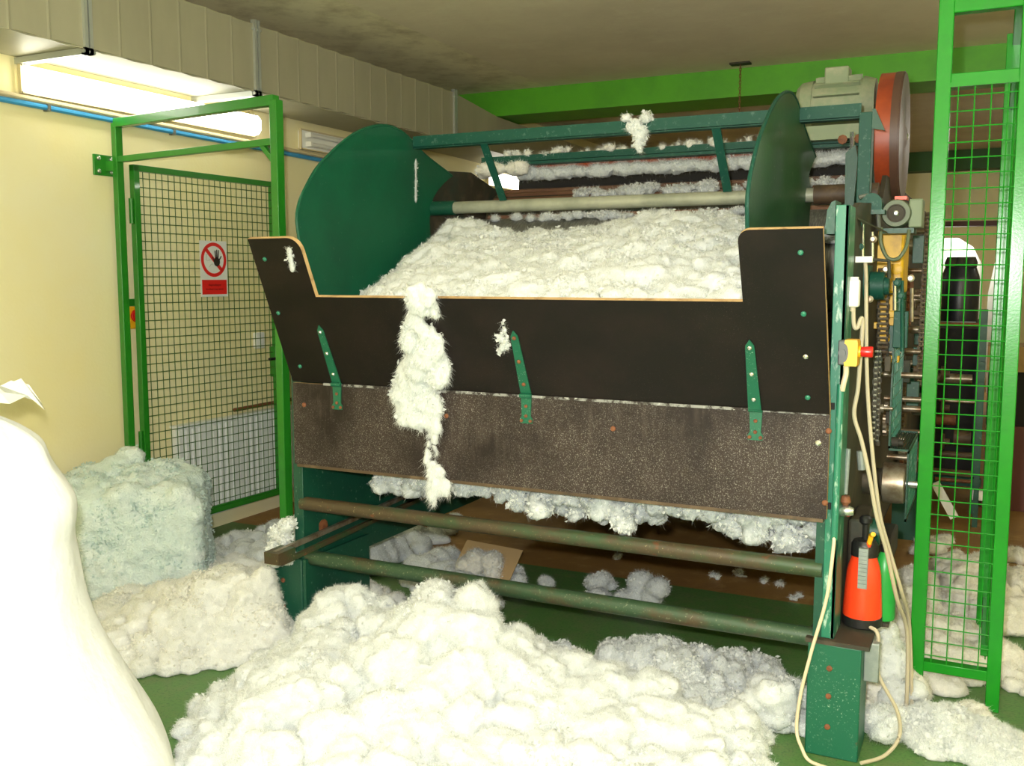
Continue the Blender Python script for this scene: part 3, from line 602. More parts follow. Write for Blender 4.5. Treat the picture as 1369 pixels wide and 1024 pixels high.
# ---- drive side: shafts, chains, gears, gearbox
def Yof(u, x): return px(u, 400, 0, x).y
def shaft(u0, u1, v, r, m='steel', y=None, name='drive_shaft'):
    yy = y if y is not None else Yof(u0, -0.402)
    p0, p1 = px(u0, v, 1, yy), px(u1, v, 1, yy)
    return MB().cyl(p0, (p1.x, p0.y, p0.z), r, 12).build(name, m, M)
for u0, u1, v, r in ((1205, 1246, 362, .012), (1207, 1244, 335, .022), (1210, 1243, 310, .012), (1208, 1241, 297, .009), (1205, 1243, 395, .017), (1207, 1240, 425, .010), (1190, 1231, 469, .010),
                     (1177, 1240, 500, .011), (1182, 1240, 532, .011), (1190, 1237, 545, .014), (1185, 1236, 575, .010), (1178, 1203, 397, .006), (1206, 1238, 440, .02), (1207, 1237, 486, .018), (1180, 1200, 419, .009), (1186, 1236, 610, .012)):
    shaft(u0, u1, v, r)
def sprocket(u, v, x, R, th, teeth, m='dirty_brown', name='sprocket'):
    c = px(u, v, 0, x); ol = []
    for k in range(teeth * 4):
        rr = R if k % 4 in (0, 1) else R * 0.90
        a = 2 * math.pi * k / (teeth * 4); ol.append((x, c.y + rr * math.cos(a), c.z + rr * math.sin(a)))
    o = MB().prism(ol, (th, 0, 0)).build(name, m, M, sharp=25)
    MB().lathe((x + th, c.y, c.z), (1, 0, 0), [(0, R * .35), (0.02, R * .35), (0.02, R * .15), (0.05, R * .15)], 14).build('hub', 'steel', o)
    return c
c1 = sprocket(1212, 330, -0.375, 0.10, 0.012, 20); sprocket(1214, 400, -0.378, 0.14, 0.015, 26, 'rust', 'gear_wheel'); sprocket(1200, 470, -0.375, 0.12, 0.014, 22, 'dirty_brown', 'gear_wheel')
sprocket(1208, 540, -0.375, 0.13, 0.014, 24, 'dirty_brown', 'gear_wheel'); sprocket(1180, 470, -0.378, 0.05, 0.016, 14); sprocket(1182, 560, -0.378, 0.07, 0.014, 16, 'steel')
sprocket(1205, 610, -0.378, 0.10, 0.014, 18, 'rust', 'gear_wheel'); sprocket(1168, 545, -0.37, 0.045, 0.014, 12)
def chain(name, pts, m1='grime', m2='bright_steel', w=0.010):
    P = [Vector(p) for p in pts]; mb = MB(); pitch = 0.019
    for a, b in zip(P[:-1], P[1:]):
        d = (b - a); n = max(1, int(d.length / pitch)); d.normalize()
        for k in range(n):
            q = a + d * (k * pitch)
            mb.cyl(q - Vector((w / 2, 0, 0)), q + Vector((w / 2, 0, 0)), 0.0055, 6, 1)
            off = w / 2 if k % 2 else w / 2 - 0.003
            for s in (-1, 1): mb.bar(q + Vector((s * off, 0, 0)), q + d * pitch * 0.95 + Vector((s * off, 0, 0)), 0.002, 0.010, up=(1, 0, 0), mi=0)
    return stuff(mb.build(name, [m1, m2], M))
chain('drive_chain', [px(1172, 470, 0, -0.352), px(1167, 600, 0, -0.352)])
chain('drive_chain', [px(1176, 470, 0, -0.352), px(1172, 600, 0, -0.352)])
chain('drive_chain', [px(1241, 285, 0, -0.28), px(1231, 470, 0, -0.28), px(1229, 520, 0, -0.28)], 'dirty_brown', 'steel', .02)
chain('drive_chain', [px(1181, 360, 0, -0.365), px(1180, 480, 0, -0.365)], 'grime', 'steel', .035)
# loose brackets, levers and collars among the gears
r2 = random.Random(5)
for k in range(26):
    u, v = r2.uniform(1178, 1232), r2.uniform(300, 610); x = r2.uniform(-0.40, -0.31)
    c = px(u, v, 0, x); s = r2.uniform(.012, .035)
    if u < 1213 and v < 405: u, v = u + 20, v + 120; c = px(u, v, 0, x)      # keep the gearbox front clear
    if r2.random() < .5: MB().lathe(c, (1, 0, 0), [(0, s), (s * 1.2, s), (s * 1.2, s * .6), (s * 2, s * .6)], 12).build('collar', r2.choice(['dirty_brown', 'steel', 'rust', 'grime']), M)
    else: MB().box(c.x, c.x + s * 1.5, c.y, c.y + s, c.z - s * 2, c.z + s * 2).build('bracket', r2.choice(['machine_green', 'dirty_brown', 'grime', 'rail_teal']), M, bevel=0.002)
# yellow gearbox
gy = 3.95
a, b = px(1170, 308, 1, gy), px(1208, 372, 1, gy)
gbx = MB().box(a.x, b.x, gy - .03, gy + 0.2, px(1190, 392, 1, gy).z, a.z).build('gearbox', 'yellow', M, bevel=0.01)
MB().box(a.x + .02, b.x - .02, gy + .01, gy + .15, px(1190, 450, 1, gy).z, px(1190, 394, 1, gy).z).build('gearbox_neck', 'yellow', gbx, bevel=0.006)
q = px(1200, 360, 1, gy)
MB().lathe((q.x, gy - .03, q.z), (0, -1, 0), [(0, .02), (.01, .02), (.012, .012)], 12).build('plug', 'yellow', gbx)
for u, v in ((1172, 435), (1190, 420), (1182, 452), (1195, 480)):
    q = px(u, v, 1, gy - .05); MB().box(q.x - .018, q.x + .018, gy - .06, gy - .02, q.z - .012, q.z + .012).build('yellow_guide', 'yellow', M, bevel=0.002)
# small motor with round end cover facing the front
q = px(1198, 285, 1, 3.72)
sm = MB().lathe((q.x, 3.72, q.z), (0, 1, 0), [(0, .035), (0, .046), (.012, .05), (.10, .05), (.11, .042), (.2, .042)], 28).build('gear_motor', 'pulley_olive', M)
MB().lathe((q.x, 3.72, q.z), (0, -1, 0), [(0, .032), (.004, .032), (.004, .028), (.001, .027)], 24).build('cover_ring', 'grime', sm)
bolt(sm, (q.x, 3.719, q.z), (0, -1, 0), .010, 'bright_steel')
MB().box(q.x + .04, q.x + .085, 3.74, 3.85, q.z - .05, q.z + .05).build('gear_head', 'motor_grey', sm, bevel=0.005)
MB().box(q.x - .05, q.x + .06, 3.73, 3.86, q.z - .07, q.z - .052).build('motor_mount', 'machine_green', sm)
MB().box(q.x - .01, q.x + .03, 3.76, 3.84, q.z + .05, q.z + .062).build('orange_label', 'sprayer_red', sm)
MB().tube(catmull([(q.x - .045, 3.70, q.z - .05), (q.x - .045, 3.69, q.z - .10), (q.x - .02, 3.68, q.z - .155), (q.x + .015, 3.68, q.z - .16), (q.x + .04, 3.69, q.z - .12), (q.x + .045, 3.72, q.z - .06)], 6), 0.0065, 8).build('motor_cable', 'pulley_olive', sm)
MB().tube(catmull([(q.x - .05, 3.68, q.z - .06), (q.x - .06, 3.67, q.z + .03), (q.x - .085, 3.67, q.z + .06), (q.x - .12, 3.66, q.z + .055)], 6), 0.007, 8).build('motor_cable', 'cable_grey', sm)
# bearing block with half-round top, teal
q = px(1165, 273, 1, 3.66)
bb_ = 0; bb = MB().prism([(q.x - .034, 3.66, q.z - .02), (q.x + .034, 3.66, q.z - .02)] + [(q.x + .034 * math.cos(t), 3.66, q.z + .005 + .034 * math.sin(t)) for t in [math.pi * k / 10 for k in range(11)]], (0, .08, 0)).build('bearing_block', 'rail_teal', M)
MB().box(q.x - .045, q.x + .045, 3.655, 3.74, q.z - .035, q.z - .02).build('bearing_foot', 'machine_green', bb)
# green motor / drum by the switch
q = px(1170, 382, 1, 3.55)
gm = MB().lathe((q.x - .045, 3.55, q.z), (1, 0, 0), [(0, .05), (.03, .052), (.03, .048), (.075, .048), (.075, .03), (.09, .03)], 20).build('brake_drum', 'rail_teal', M)
MB().box(q.x - .045, q.x - .015, 3.50, 3.60, q.z + .0, q.z + .07).build('drum_cover', 'rail_teal', gm, bevel=0.004)
# steel limit switch bar and lever rods
q = px(1154, 347, 1, 3.3)
lsw = MB().box(q.x - .028, q.x + .03, 3.28, 3.31, q.z - .010, q.z + .010).build('limit_switch', 'white_plastic', M, bevel=0.002)
MB().tube([(q.x + .03, 3.3, q.z), (q.x + .075, 3.32, q.z - .004), (q.x + .078, 3.32, q.z - .06)], 0.006, 8).build('switch_arm', 'grime', lsw)
for u, v0, v1, m in ((1153, 300, 345, 'bright_steel'), (1166, 310, 350, 'bright_steel'), (1206, 375, 470, 'rail_teal'), (1219, 385, 430, 'steel'), (1196, 375, 415, 'bright_steel')):
    a, b = px(u, v0, 1, 3.45), px(u, v1, 1, 3.45); MB().cyl(a, b, .006, 8).build('lever_rod', m, M)
for u, v in ((1140, 292), (1150, 330), (1148, 300), (1168, 320), (1163, 400), (1185, 360), (1200, 378), (1205, 395), (1218, 372)):
    q = px(u, v, 1, 3.4); MB().lathe(q, (0, -1, 0), [(0, .012), (.012, .012), (.014, .007), (.03, .007)], 8).build('clamp_bolt', r2.choice(['machine_green', 'steel', 'rail_teal']), M)
# inclined flap plate at the post top
MB().prism([px(1125, 280, 1, 3.2), px(1184, 309, 1, 3.45), px(1184, 311, 1, 3.45), px(1125, 283, 1, 3.2)], (0, .06, 0)).build('flap_plate', 'grime', M)
MB().prism([(-.47, FY + .03, 1.63), (-.44, FY + .03, 1.63), (-.44, FY + .03, 1.73), (-.452, FY + .03, 1.725), (-.464, FY + .03, 1.70)], (0, .12, 0)).build('post_cheek', 'machine_green', M)
# perforated green guard (upper vertical, shelf, lower vertical)
def guard(x, y0, y1, z0, z1, n):
    g = MB(); g.box(x - .003, x + .003, y0, y0 + .012, z0, z1); g.box(x - .003, x + .003, y1 - .012, y1, z0, z1); g.box(x - .003, x + .003, y0, y1, z0, z0 + .012); g.box(x - .003, x + .003, y0, y1, z1 - .012, z1)
    o = g.build('guard_panel', 'machine_green', M)
    w = MB()
    for k in range(n + 1):
        z = z0 + (z1 - z0) * k / n; w.cyl((x, y0, z), (x, y1, z), .002, 5)
    m_ = max(2, int((y1 - y0) / ((z1 - z0) / n)))
    for k in range(1, m_): w.cyl((x, y0 + (y1 - y0) * k / m_, z0), (x, y0 + (y1 - y0) * k / m_, z1), .002, 5)
    stuff(w.build('guard_mesh', 'post_green', o)); return o
ya, yb = Yof(1197, -0.315), Yof(1211, -0.315)
zt, zb = px(1200, 372, 0, -0.315).z, px(1195, 590, 0, -0.315).z
guard(-0.315, ya, yb, zb, zt, 14)
yc, yd = Yof(1217, -0.25), Yof(1229, -0.25)
guard(-0.25, ya, yb, 0.62, zb, 9)
g = MB(); 
for k in range(9): g.bar((-0.315 + .065 * k / 8, ya, zb), (-0.315 + .065 * k / 8, yb, zb), .003, .003)
g.bar((-0.315, ya, zb), (-0.25, ya, zb), .008, .008); g.bar((-0.315, yb, zb), (-0.25, yb, zb), .008, .008)
g.build('guard_shelf', 'machine_green', M)
# flat belt pulley low down
q = px(1180, 644, 1, 3.75); q1 = px(1211, 644, 1, 3.75)
fpul = MB().lathe((q.x, 3.75, q.z), (1, 0, 0), [(0, .068), (.004, .073), (.045, .075), (q1.x - q.x - .004, .073), (q1.x - q.x, .068)], 32).build('flat_pulley', 'steel', M)
MB().cyl((-0.402, 3.75, q.z), (q.x, 3.75, q.z), .05, 20).build('pulley_drum', 'grime', fpul)
MB().cyl((q1.x, 3.75, q.z), (q1.x + .04, 3.75, q.z), .012, 10).build('axle', 'bright_steel', fpul)
# cast brackets, oiler and rod under the post
q = px(1130, 683, 1, 3.12)
oil = MB().lathe((q.x - .02, 3.12, q.z), (1, 0, 0), [(0, .012), (.01, .018), (.03, .018), (.045, .012)], 12).build('oil_cup', 'bright_steel', M)
MB().lathe((q.x, 3.12, q.z + .018), (0, 0, 1), [(0, .008), (.012, .017), (.03, .012)], 12).build('cup_lid', 'rust', oil)
q = px(1134, 600, 1, 3.2); q2 = px(1131, 660, 1, 3.2)
MB().cyl(q, (q.x - .004, 3.2, q2.z), .008, 10).build('lever_rod', 'galvanized', M)
MB().cyl(px(1150, 603, 1, 3.3), px(1152, 628, 1, 3.3), .012, 10).build('sleeve', 'galvanized', M)
MB().box(-0.40, -0.34, 3.34, 3.58, .50, .70).build('bearing_pedestal', 'grime', M, bevel=0.01)
MB().cyl((-0.40, 3.45, .64), (-0.31, 3.45, .64), .045, 18).build('bearing_cap', 'machine_green', M)
MB().box(-0.40, -0.30, 3.55, 4.1, .42, .52).build('lower_housing', 'grime', M, bevel=0.01)
# switch box and emergency stop
q = px(1141, 392, 1, 3.16)
sb = MB().box(q.x - .019, q.x + .019, 3.135, 3.175, q.z - .042, q.z + .042).build('switch_box', 'white_plastic', M, bevel=0.006)
MB().cyl((q.x - .002, 3.135, q.z - .004), (q.x - .002, 3.132, q.z - .004), .012, 16).build('switch_button', 'lamp_white', sb)
MB().cyl((q.x, 3.155, q.z + .042), (q.x, 3.155, q.z + .05), .015, 14).build('gland', 'white_plastic', sb)
MB().cyl((q.x, 3.155, q.z - .055), (q.x, 3.155, q.z - .042), .009, 12).build('gland', 'cable_beige', sb)
q = px(1136, 471, 1, 3.05)
es = MB().box(q.x - .030, q.x + .006, 3.02, 3.072, q.z - .037, q.z + .037).build('stop_box', 'grey_plastic', M, bevel=0.004)
MB().prism([(q.x - .010, 3.016, q.z + .039)] + [(q.x - .012 + .012 * math.cos(t), 3.016, q.z + .028 * math.sin(t)) for t in [math.pi / 2 - math.pi * k / 8 for k in range(9)]] + [(q.x - .010, 3.016, q.z - .039), (q.x + .024, 3.016, q.z - .039), (q.x + .026, 3.016, q.z - .03), (q.x + .026, 3.016, q.z + .03), (q.x + .024, 3.016, q.z + .039)], (0, .066, 0)).build('yellow_cover', 'orange_yellow', es)
MB().cyl((q.x - .018, 3.02, q.z), (q.x - .018, 3.014, q.z), .011, 16).build('screw_cap', 'grey_plastic', es)
MB().lathe((q.x + .026, 3.05, q.z + .003), (1, 0, 0), [(0, .012), (.008, .012), (.008, .015), (.036, .017), (.040, .015)], 20).build('stop_button', 'button_red', es)
MB().cyl((q.x + .026, 3.05, q.z + .003), (q.x + .032, 3.05, q.z + .003), .0175, 18).build('button_collar', 'orange_yellow', es)

# ------------------------------------------------------------------ cables
def cable(pts, r, m, label, name='cable'):
    return tag(MB().tube(catmull(pts, 8), r, 8).build(name, m), label, 'cable')
P = px
cable([P(1141, 410, 1, 3.155), P(1141, 428, 1, 3.15), P(1143, 438, 1, 3.15), P(1147, 437, 1, 3.15), P(1150, 428, 1, 3.155), P(1152.5, 426, 1, 3.16), P(1153, 440, 1, 3.165), P(1150, 480, 1, 3.17), P(1147, 520, 1, 3.17), P(1142, 555, 1, 3.17), P(1152, 590, 1, 3.17), P(1163, 640, 1, 3.17), P(1172, 690, 1, 3.18), P(1186, 740, 1, 3.22), P(1199, 800, 1, 3.28), P(1213, 850, 1, 3.4), (-0.20, 3.42, 0.01)], 0.0065, 'cable_beige', 'beige cable looping down from the white switch box to the floor')
cable([P(1157, 352, 1, 3.295), P(1158, 375, 1, 3.26), P(1158, 400, 1, 3.22), P(1159, 500, 1, 3.205), P(1164, 580, 1, 3.205), P(1175, 680, 1, 3.215), P(1189, 735, 1, 3.25), P(1205, 790, 1, 3.29), P(1216, 840, 1, 3.43), (-0.185, 3.47, 0.01)], 0.006, 'cable_beige', 'straight beige cable from the steel limit switch down past the red stop button')
cable([P(1131, 489, 1, 3.045), P(1131, 500, 1, 3.042), P(1128, 512, 1, 3.040), P(1126, 522, 1, 3.046)], 0.008, 'cable_cream', 'short pale cable from the yellow stop box into the green tube')
cable([(-0.405, 3.045, 0.71), P(1114, 735, 1, 3.035), P(1105, 800, 1, 3.03), P(1085, 870, 1, 3.03), P(1070, 930, 1, 3.03), P(1065, 975, 1, 3.03), P(1072, 1000, 1, 3.0), (-0.44, 2.98, 0.009), (-0.35, 2.96, 0.008)], 0.0055, 'cable_cream', 'cream cable hanging from the green tube across the machine foot')
cable([(-.318, 3.205, .389), (-.300, 3.195, .389), (-.284, 3.187, .381), (-.277, 3.182, .35), (-.275, 3.182, .25), P(1199, 950, 1, 3.19), P(1202, 985, 1, 3.19), (-0.24, 3.12, 0.010), (-0.30, 3.04, 0.009)], 0.006, 'cable_beige', 'beige hose from the red sprayer curling down to the floor')

# ------------------------------------------------------------------ pressure sprayer
q = px(1152, 834, 2, 0.379); sx, sy = q.x, q.y
sr = thing('pressure_sprayer', (sx, sy, 0.379), 'red pressure sprayer bottle with a black pump head standing on the machine foot', 'sprayer')
MB().lathe((sx, sy, .379), (0, 0, 1), [(0, .058), (.004, .062), (.03, .062), (.032, .060)], 32).build('base', 'sprayer_black', sr)
MB().lathe((sx, sy, .411), (0, 0, 1), [(0, .060), (.01, .061), (.10, .056), (.14, .053), (.165, .048), (.19, .040), (.20, .037)], 32).build('bottle', 'sprayer_red', sr)
MB().lathe((sx, sy, .609), (0, 0, 1), [(0, .042), (.035, .042), (.042, .038), (.05, .034), (.052, .012)], 24).build('collar', 'sprayer_black', sr)
MB().cyl((sx, sy, .655), (sx, sy, .715), .009, 10).build('pump_rod', 'sprayer_black', sr)
MB().lathe((sx, sy, .712), (0, 0, 1), [(0, .015), (.006, .02), (.02, .02), (.028, .012)], 14).build('pump_knob', 'sprayer_black', sr)
MB().tube([(sx + .015, sy - .03, .655), (sx + .022, sy - .035, .685), (sx + .03, sy - .06, .695)], .008, 8).build('nozzle', 'orange_yellow', sr)
MB().cyl((sx + .015, sy - .03, .645), (sx + .015, sy - .03, .66), .008, 8).build('nozzle_seal', 'sprayer_red', sr)
tb = MB()
for k in range(9): tb.box(sx - .010, sx + .016, sy - .066 + .001 * (k % 2), sy - .055, .52 + .013 * k, .531 + .013 * k)
tb.box(sx - .011, sx + .017, sy - .062, sy - .04, .515, .645)
tb.build('trigger', 'galvanized', sr)
MB().lathe((sx + .058, sy + .07, .379), (0, 0, 1), [(0, .035), (.15, .035), (.2, .03), (.22, .015)], 20)
gb = thing('green_bottle', (sx + .055, sy + .09, .379), 'green plastic bottle hidden behind the red sprayer', 'bottle')
MB().lathe((sx + .055, sy + .09, .379), (0, 0, 1), [(0, .036), (.01, .038), (.16, .038), (.20, .03), (.225, .014)], 20).build('body', 'sprayer_green', gb)
MB().cyl((sx + .055, sy + .09, .604), (sx + .055, sy + .09, .63), .015, 14).build('cap', 'sprayer_black', gb)

# ------------------------------------------------------------------ hanging chain from the ceiling
a = px(990, 84, 2, CZ); topz = CZ
ch = thing('ceiling_chain', (a.x, a.y, topz - .4), 'thin chain hanging from a small plate under the ceiling by the green beam', 'chain')
MB().box(a.x - .07, a.x + .07, a.y - .04, a.y + .04, topz - .012, topz).build('ceiling_plate', 'grime', ch)
for k in range(16):
    z = topz - .012 - .022 * k
    pts = [(a.x + (.007 * math.cos(t) if k % 2 else 0), a.y + (0 if k % 2 else .007 * math.cos(t)), z - .012 + .015 * math.sin(t)) for t in [2 * math.pi * i / 8 for i in range(9)]]
    MB().tube(pts, .0025, 5).build('link', 'rust', ch)

# ------------------------------------------------------------------ things beyond the right cage
bm_ = thing('rear_machine', (-0.2, 6.7, 0), 'dark greasy machine section with shafts seen through the green mesh', 'machine')
MB().box(-0.40, -0.06, 6.9, 8.6, 0.25, 1.17).build('body', 'dark_void', bm_)
for x in (-0.38, -0.08): MB().box(x, x + .05, 6.75, 6.85, 0, 1.3).build('leg', 'machine_green', bm_)
for u0, u1, v, r in ((1252, 1300, 505, .03), (1250, 1310, 433, .012), (1255, 1300, 606, .02), (1252, 1278, 560, .035), (1275, 1298, 585, .05), (1255, 1305, 535, .012), (1250, 1300, 640, .012)):
    p0, p1 = px(u0, v, 1, 6.6), px(u1, v, 1, 6.6); MB().cyl(p0, (p1.x, 6.6, p0.z), r, 14).build('shaft', r2.choice(['dirty_brown', 'steel', 'rust']), bm_)
for v in (500, 545, 590):
    p0 = px(1258, v, 1, 6.55); MB().lathe(p0, (1, 0, 0), [(0, .05), (.02, .05), (.02, .02), (.05, .02)], 16).build('collar', 'dirty_brown', bm_)
MB().box(-0.40, -0.02, 6.62, 6.68, 0.20, 0.25).build('rail', 'rail_teal', bm_)
p0, p1 = px(1250, 645, 1, 6.4), px(1276, 692, 1, 6.4); MB().bar(p0, p1, .05, .02, up=(0, 1, 0)).build('white_lever', 'white_plastic', bm_)
p0 = px(1312, 663, 1, 6.5); MB().box(p0.x - .05, p0.x + .03, 6.5, 6.56, p0.z - .03, p0.z + .03).build('end_cap', 'white_plastic', bm_)
p0 = px(1306, 640, 1, 6.4); MB().box(p0.x - .015, p0.x + .015, 6.38, 6.42, 0, 1.0).build('stanchion', 'machine_green', bm_)
a, b = px(1264, 350, 1, 7.4), px(1305, 350, 1, 7.4)
dk = thing('dark_cabinet', ((a.x + b.x) / 2, 7.5, 1.17), 'blue black upright drum housing on the rear machine behind the mesh', 'machine part')
MB().lathe(((a.x + b.x) / 2, 7.5, 1.17), (0, 0, 1), [(0, .12), (.02, .125), (.32, .125), (.34, .12), (.40, .10), (.42, .05)], 24).build('drum', 'black_cloth', dk)
MB().box(a.x - .02, b.x + .02, 7.32, 7.36, 1.168, 1.20).build('ledge', 'galvanized', dk)
c = px(1285, 345, 1, 7.4)
for k in range(3): MB().lathe((c.x - .06 + .06 * k, 7.45, 1.57), (0, 0, 1), [(0, .04), (.03, .045), (.07, .03)], 12).build('fitting', 'grime', dk)
a = px(1322, 440, 1, 6.9)
cb = thing('wooden_crate', (a.x, 7.0, 0), 'tan wooden crate and board behind the mesh fence', 'crate')
MB().box(a.x + .0, a.x + .3, 6.95, 7.4, 0.9, 1.06).build('box', 'wood_tan', cb); MB().box(a.x + .01, a.x + .3, 6.95, 7.35, 0, 0.55).build('stand', 'frame_red', cb); MB().box(a.x + .01, a.x + .3, 6.98, 7.3, 0.55, 0.9).build('panel', 'dark_void', cb)
# white sack seen through the opening, unseen area light above the sacks
sk = MB().lathe((-0.56, 14.4, 0), (0, 0, 1), [(0, .36), (.3, .42), (1.0, .42), (1.66, .40), (1.9, .28), (2.02, .10)], 28).build('fibre_sack', 'white_sheet')
tag(sk, 'big white fibre sack standing beyond the opening in the back wall', 'sack')
tag(MB().lathe((0.20, 14.1, 0), (-0.02, 0, 1), [(0, .24), (.6, .27), (1.3, .25), (1.7, .18), (1.8, .05)], 24).build('fibre_sack', 'sack_white'), 'cream fibre sack leaning beside the bigger white one beyond the opening', 'sack')
area_light('store_light', (-0.4, 13.9, 2.8), 30, .8, .25, (1, 1, .95))

# ------------------------------------------------------------------ fibre: helpers
_t = (1 + 5 ** .5) / 2
_iv = np.array([(-1, _t, 0), (1, _t, 0), (-1, -_t, 0), (1, -_t, 0), (0, -1, _t), (0, 1, _t), (0, -1, -_t), (0, 1, -_t), (_t, 0, -1), (_t, 0, 1), (-_t, 0, -1), (-_t, 0, 1)]) / math.sqrt(1 + _t * _t)
_if = [(0, 11, 5), (0, 5, 1), (0, 1, 7), (0, 7, 10), (0, 10, 11), (1, 5, 9), (5, 11, 4), (11, 10, 2), (10, 7, 6), (7, 1, 8), (3, 9, 4), (3, 4, 2), (3, 2, 6), (3, 6, 8), (3, 8, 9), (4, 9, 5), (2, 4, 11), (6, 2, 10), (8, 6, 7), (9, 8, 1)]
def ico():
    vs = [tuple(v) for v in _iv]; fs = []; cache = {}
    def mid(a, b):
        k = (min(a, b), max(a, b))
        if k not in cache:
            m = np.array(vs[a]) + np.array(vs[b]); m /= np.linalg.norm(m); vs.append(tuple(m)); cache[k] = len(vs) - 1
        return cache[k]
    for a, b, c in _if:
        d, e, f = mid(a, b), mid(b, c), mid(c, a); fs += [(a, d, f), (d, b, e), (f, e, c), (d, e, f)]
    return np.array(vs), np.array(fs)
ICV, ICF = ico()
TEX = {}
def clouds(scale, depth=3):
    k = (scale, depth)
    if k not in TEX:
        t = bpy.data.textures.new('fibre_noise', 'CLOUDS'); t.noise_scale = scale; t.noise_depth = depth; TEX[k] = t
    return TEX[k]
def fluff(name, blobs, voxel, m, disp=((0.10, 0.05), (0.035, 0.022)), parent=None, zmin=None, fibres=0, flakes=0, fm='fibre', flen=0.017, dirn=None, clamp=None, smooth=6):
    """blobs: rows of x, y, z, rx, ry, rz.  One continuous lumpy surface grown over them, plus loose fibres and flakes."""
    B = np.array(blobs, float); nb = len(B); nv_ = len(ICV)
    V = (ICV[None] * B[:, None, 3:6] + B[:, None, 0:3]).reshape(-1, 3); Fc = (ICF[None] + (np.arange(nb) * nv_)[:, None, None]).reshape(-1, 3)
    off = np.array([B[:, 0].mean(), B[:, 1].mean(), max(B[:, 2].min() - B[:, 5].max(), zmin if zmin is not None else -9)])
    if parent is not None: off = np.array(world_loc(parent))
    me = bpy.data.meshes.new(name); me.from_pydata((V - off).tolist(), [], Fc.tolist())
    o = bpy.data.objects.new(name, me); COL.objects.link(o)
    r = o.modifiers.new('remesh', 'REMESH'); r.mode = 'VOXEL'; r.voxel_size = voxel
    if smooth:
        sm_ = o.modifiers.new('smooth', 'SMOOTH'); sm_.factor = 0.6; sm_.iterations = smooth
    for sc, st in disp:
        d = o.modifiers.new('displace', 'DISPLACE'); d.texture = clouds(sc); d.strength = st; d.mid_level = 0.45; d.texture_coords = 'LOCAL'
    dg = bpy.context.evaluated_depsgraph_get(); me2 = bpy.data.meshes.new_from_object(o.evaluated_get(dg)); bpy.data.objects.remove(o); bpy.data.meshes.remove(me)
    n = len(me2.vertices); co = np.empty(n * 3); me2.vertices.foreach_get('co', co); co = co.reshape(-1, 3)
    if zmin is not None:
        co[:, 2] = np.maximum(co[:, 2], zmin - off[2]); me2.vertices.foreach_set('co', co.ravel()); me2.update()
    if clamp is not None:
        co = clamp(co + off) - off; me2.vertices.foreach_set('co', co.ravel()); me2.update()
    nr = np.empty(n * 3); me2.vertices.foreach_get('normal', nr); nr = nr.reshape(-1, 3)
    me2.materials.clear(); me2.materials.append(MATS[m]); me2.name = name
    me2.polygons.foreach_set('use_smooth', [True] * len(me2.polygons))
    o = bpy.data.objects.new(name, me2); COL.objects.link(o)
    if parent is not None: o.parent = parent
    else: o.location = off
    ok = np.where((nr[:, 2] > -0.5) & ((zmin is None) | (co[:, 2] > (zmin if zmin is not None else -9) - off[2] + 0.012)))[0]
    if len(ok) and (fibres or flakes):
        vs = []; fs = []
        if fibres:
            ii = rng.choice(ok, fibres); p0 = co[ii] - nr[ii] * 0.003 + rng.normal(size=(fibres, 3)) * 0.003; rd_ = rng.normal(size=(fibres, 3)); rd_ /= np.linalg.norm(rd_, axis=1)[:, None]
            d = nr[ii] * 0.55 + rd_ * 0.8
            if dirn is not None: d = d * 0.5 + np.array(dirn)
            d /= np.linalg.norm(d, axis=1)[:, None]
            L_ = flen * rng.uniform(.4, 1.3, fibres)[:, None]
            sd = np.cross(d, rng.normal(size=(fibres, 3))); sd /= np.linalg.norm(sd, axis=1)[:, None]; sd *= 0.0005
            A = np.stack([p0 - sd, p0 + sd, p0 + d * L_], 1).reshape(-1, 3)
            vs.append(A); fs.append(np.arange(3 * fibres).reshape(-1, 3))
        nb0 = 3 * fibres
        if flakes:
            # flakes come in clusters
            cen = co[rng.choice(ok, max(4, flakes // 60))]; sel = []
            dmin = np.full(len(ok), 9.0)
            for c_ in cen: dmin = np.minimum(dmin, np.linalg.norm(co[ok] - c_, axis=1))
            w_ = np.exp(-(dmin / 0.05) ** 2) + 0.03; w_ /= w_.sum()
            ii = ok[rng.choice(len(ok), flakes, p=w_)]
            p0 = co[ii] + nr[ii] * rng.uniform(-.004, .010, flakes)[:, None]
            e1 = rng.normal(size=(flakes, 3)); e1 /= np.linalg.norm(e1, axis=1)[:, None]
            e2 = np.cross(e1, rng.normal(size=(flakes, 3))); e2 /= np.linalg.norm(e2, axis=1)[:, None]
            s1 = rng.uniform(.004, .012, flakes)[:, None]; s2 = rng.uniform(.003, .008, flakes)[:, None]
            bend = np.cross(e1, e2) * s2 * .6
            A = np.stack([p0 - e1 * s1, p0 - e2 * s2 + bend, p0 + e1 * s1, p0 + e2 * s2 + bend * .5], 1).reshape(-1, 3)
            k = nb0 + (np.arange(flakes) * 4)[:, None]
            vs.append(A); fs.append(k + np.array([[0, 1, 2]])); fs.append(k + np.array([[0, 2, 3]]))
        vs = np.concatenate(vs).astype(np.float32); fs = np.concatenate(fs).astype(np.int32)
        me3 = bpy.data.meshes.new('loose_fibres'); me3.vertices.add(len(vs)); me3.vertices.foreach_set('co', vs.ravel())
        me3.loops.add(len(fs) * 3); me3.loops.foreach_set('vertex_index', fs.ravel()); me3.polygons.add(len(fs)); me3.polygons.foreach_set('loop_start', np.arange(len(fs), dtype=np.int32) * 3)
        me3.update(calc_edges=True); me3.materials.append(MATS[fm])
        f = bpy.data.objects.new('loose_fibres', me3); COL.objects.link(f); f.parent = o; f['kind'] = 'stuff'
    return o
SOLID = []           # footprints the fluff lies against: (corner, axis 1, length 1, axis 2, length 2)
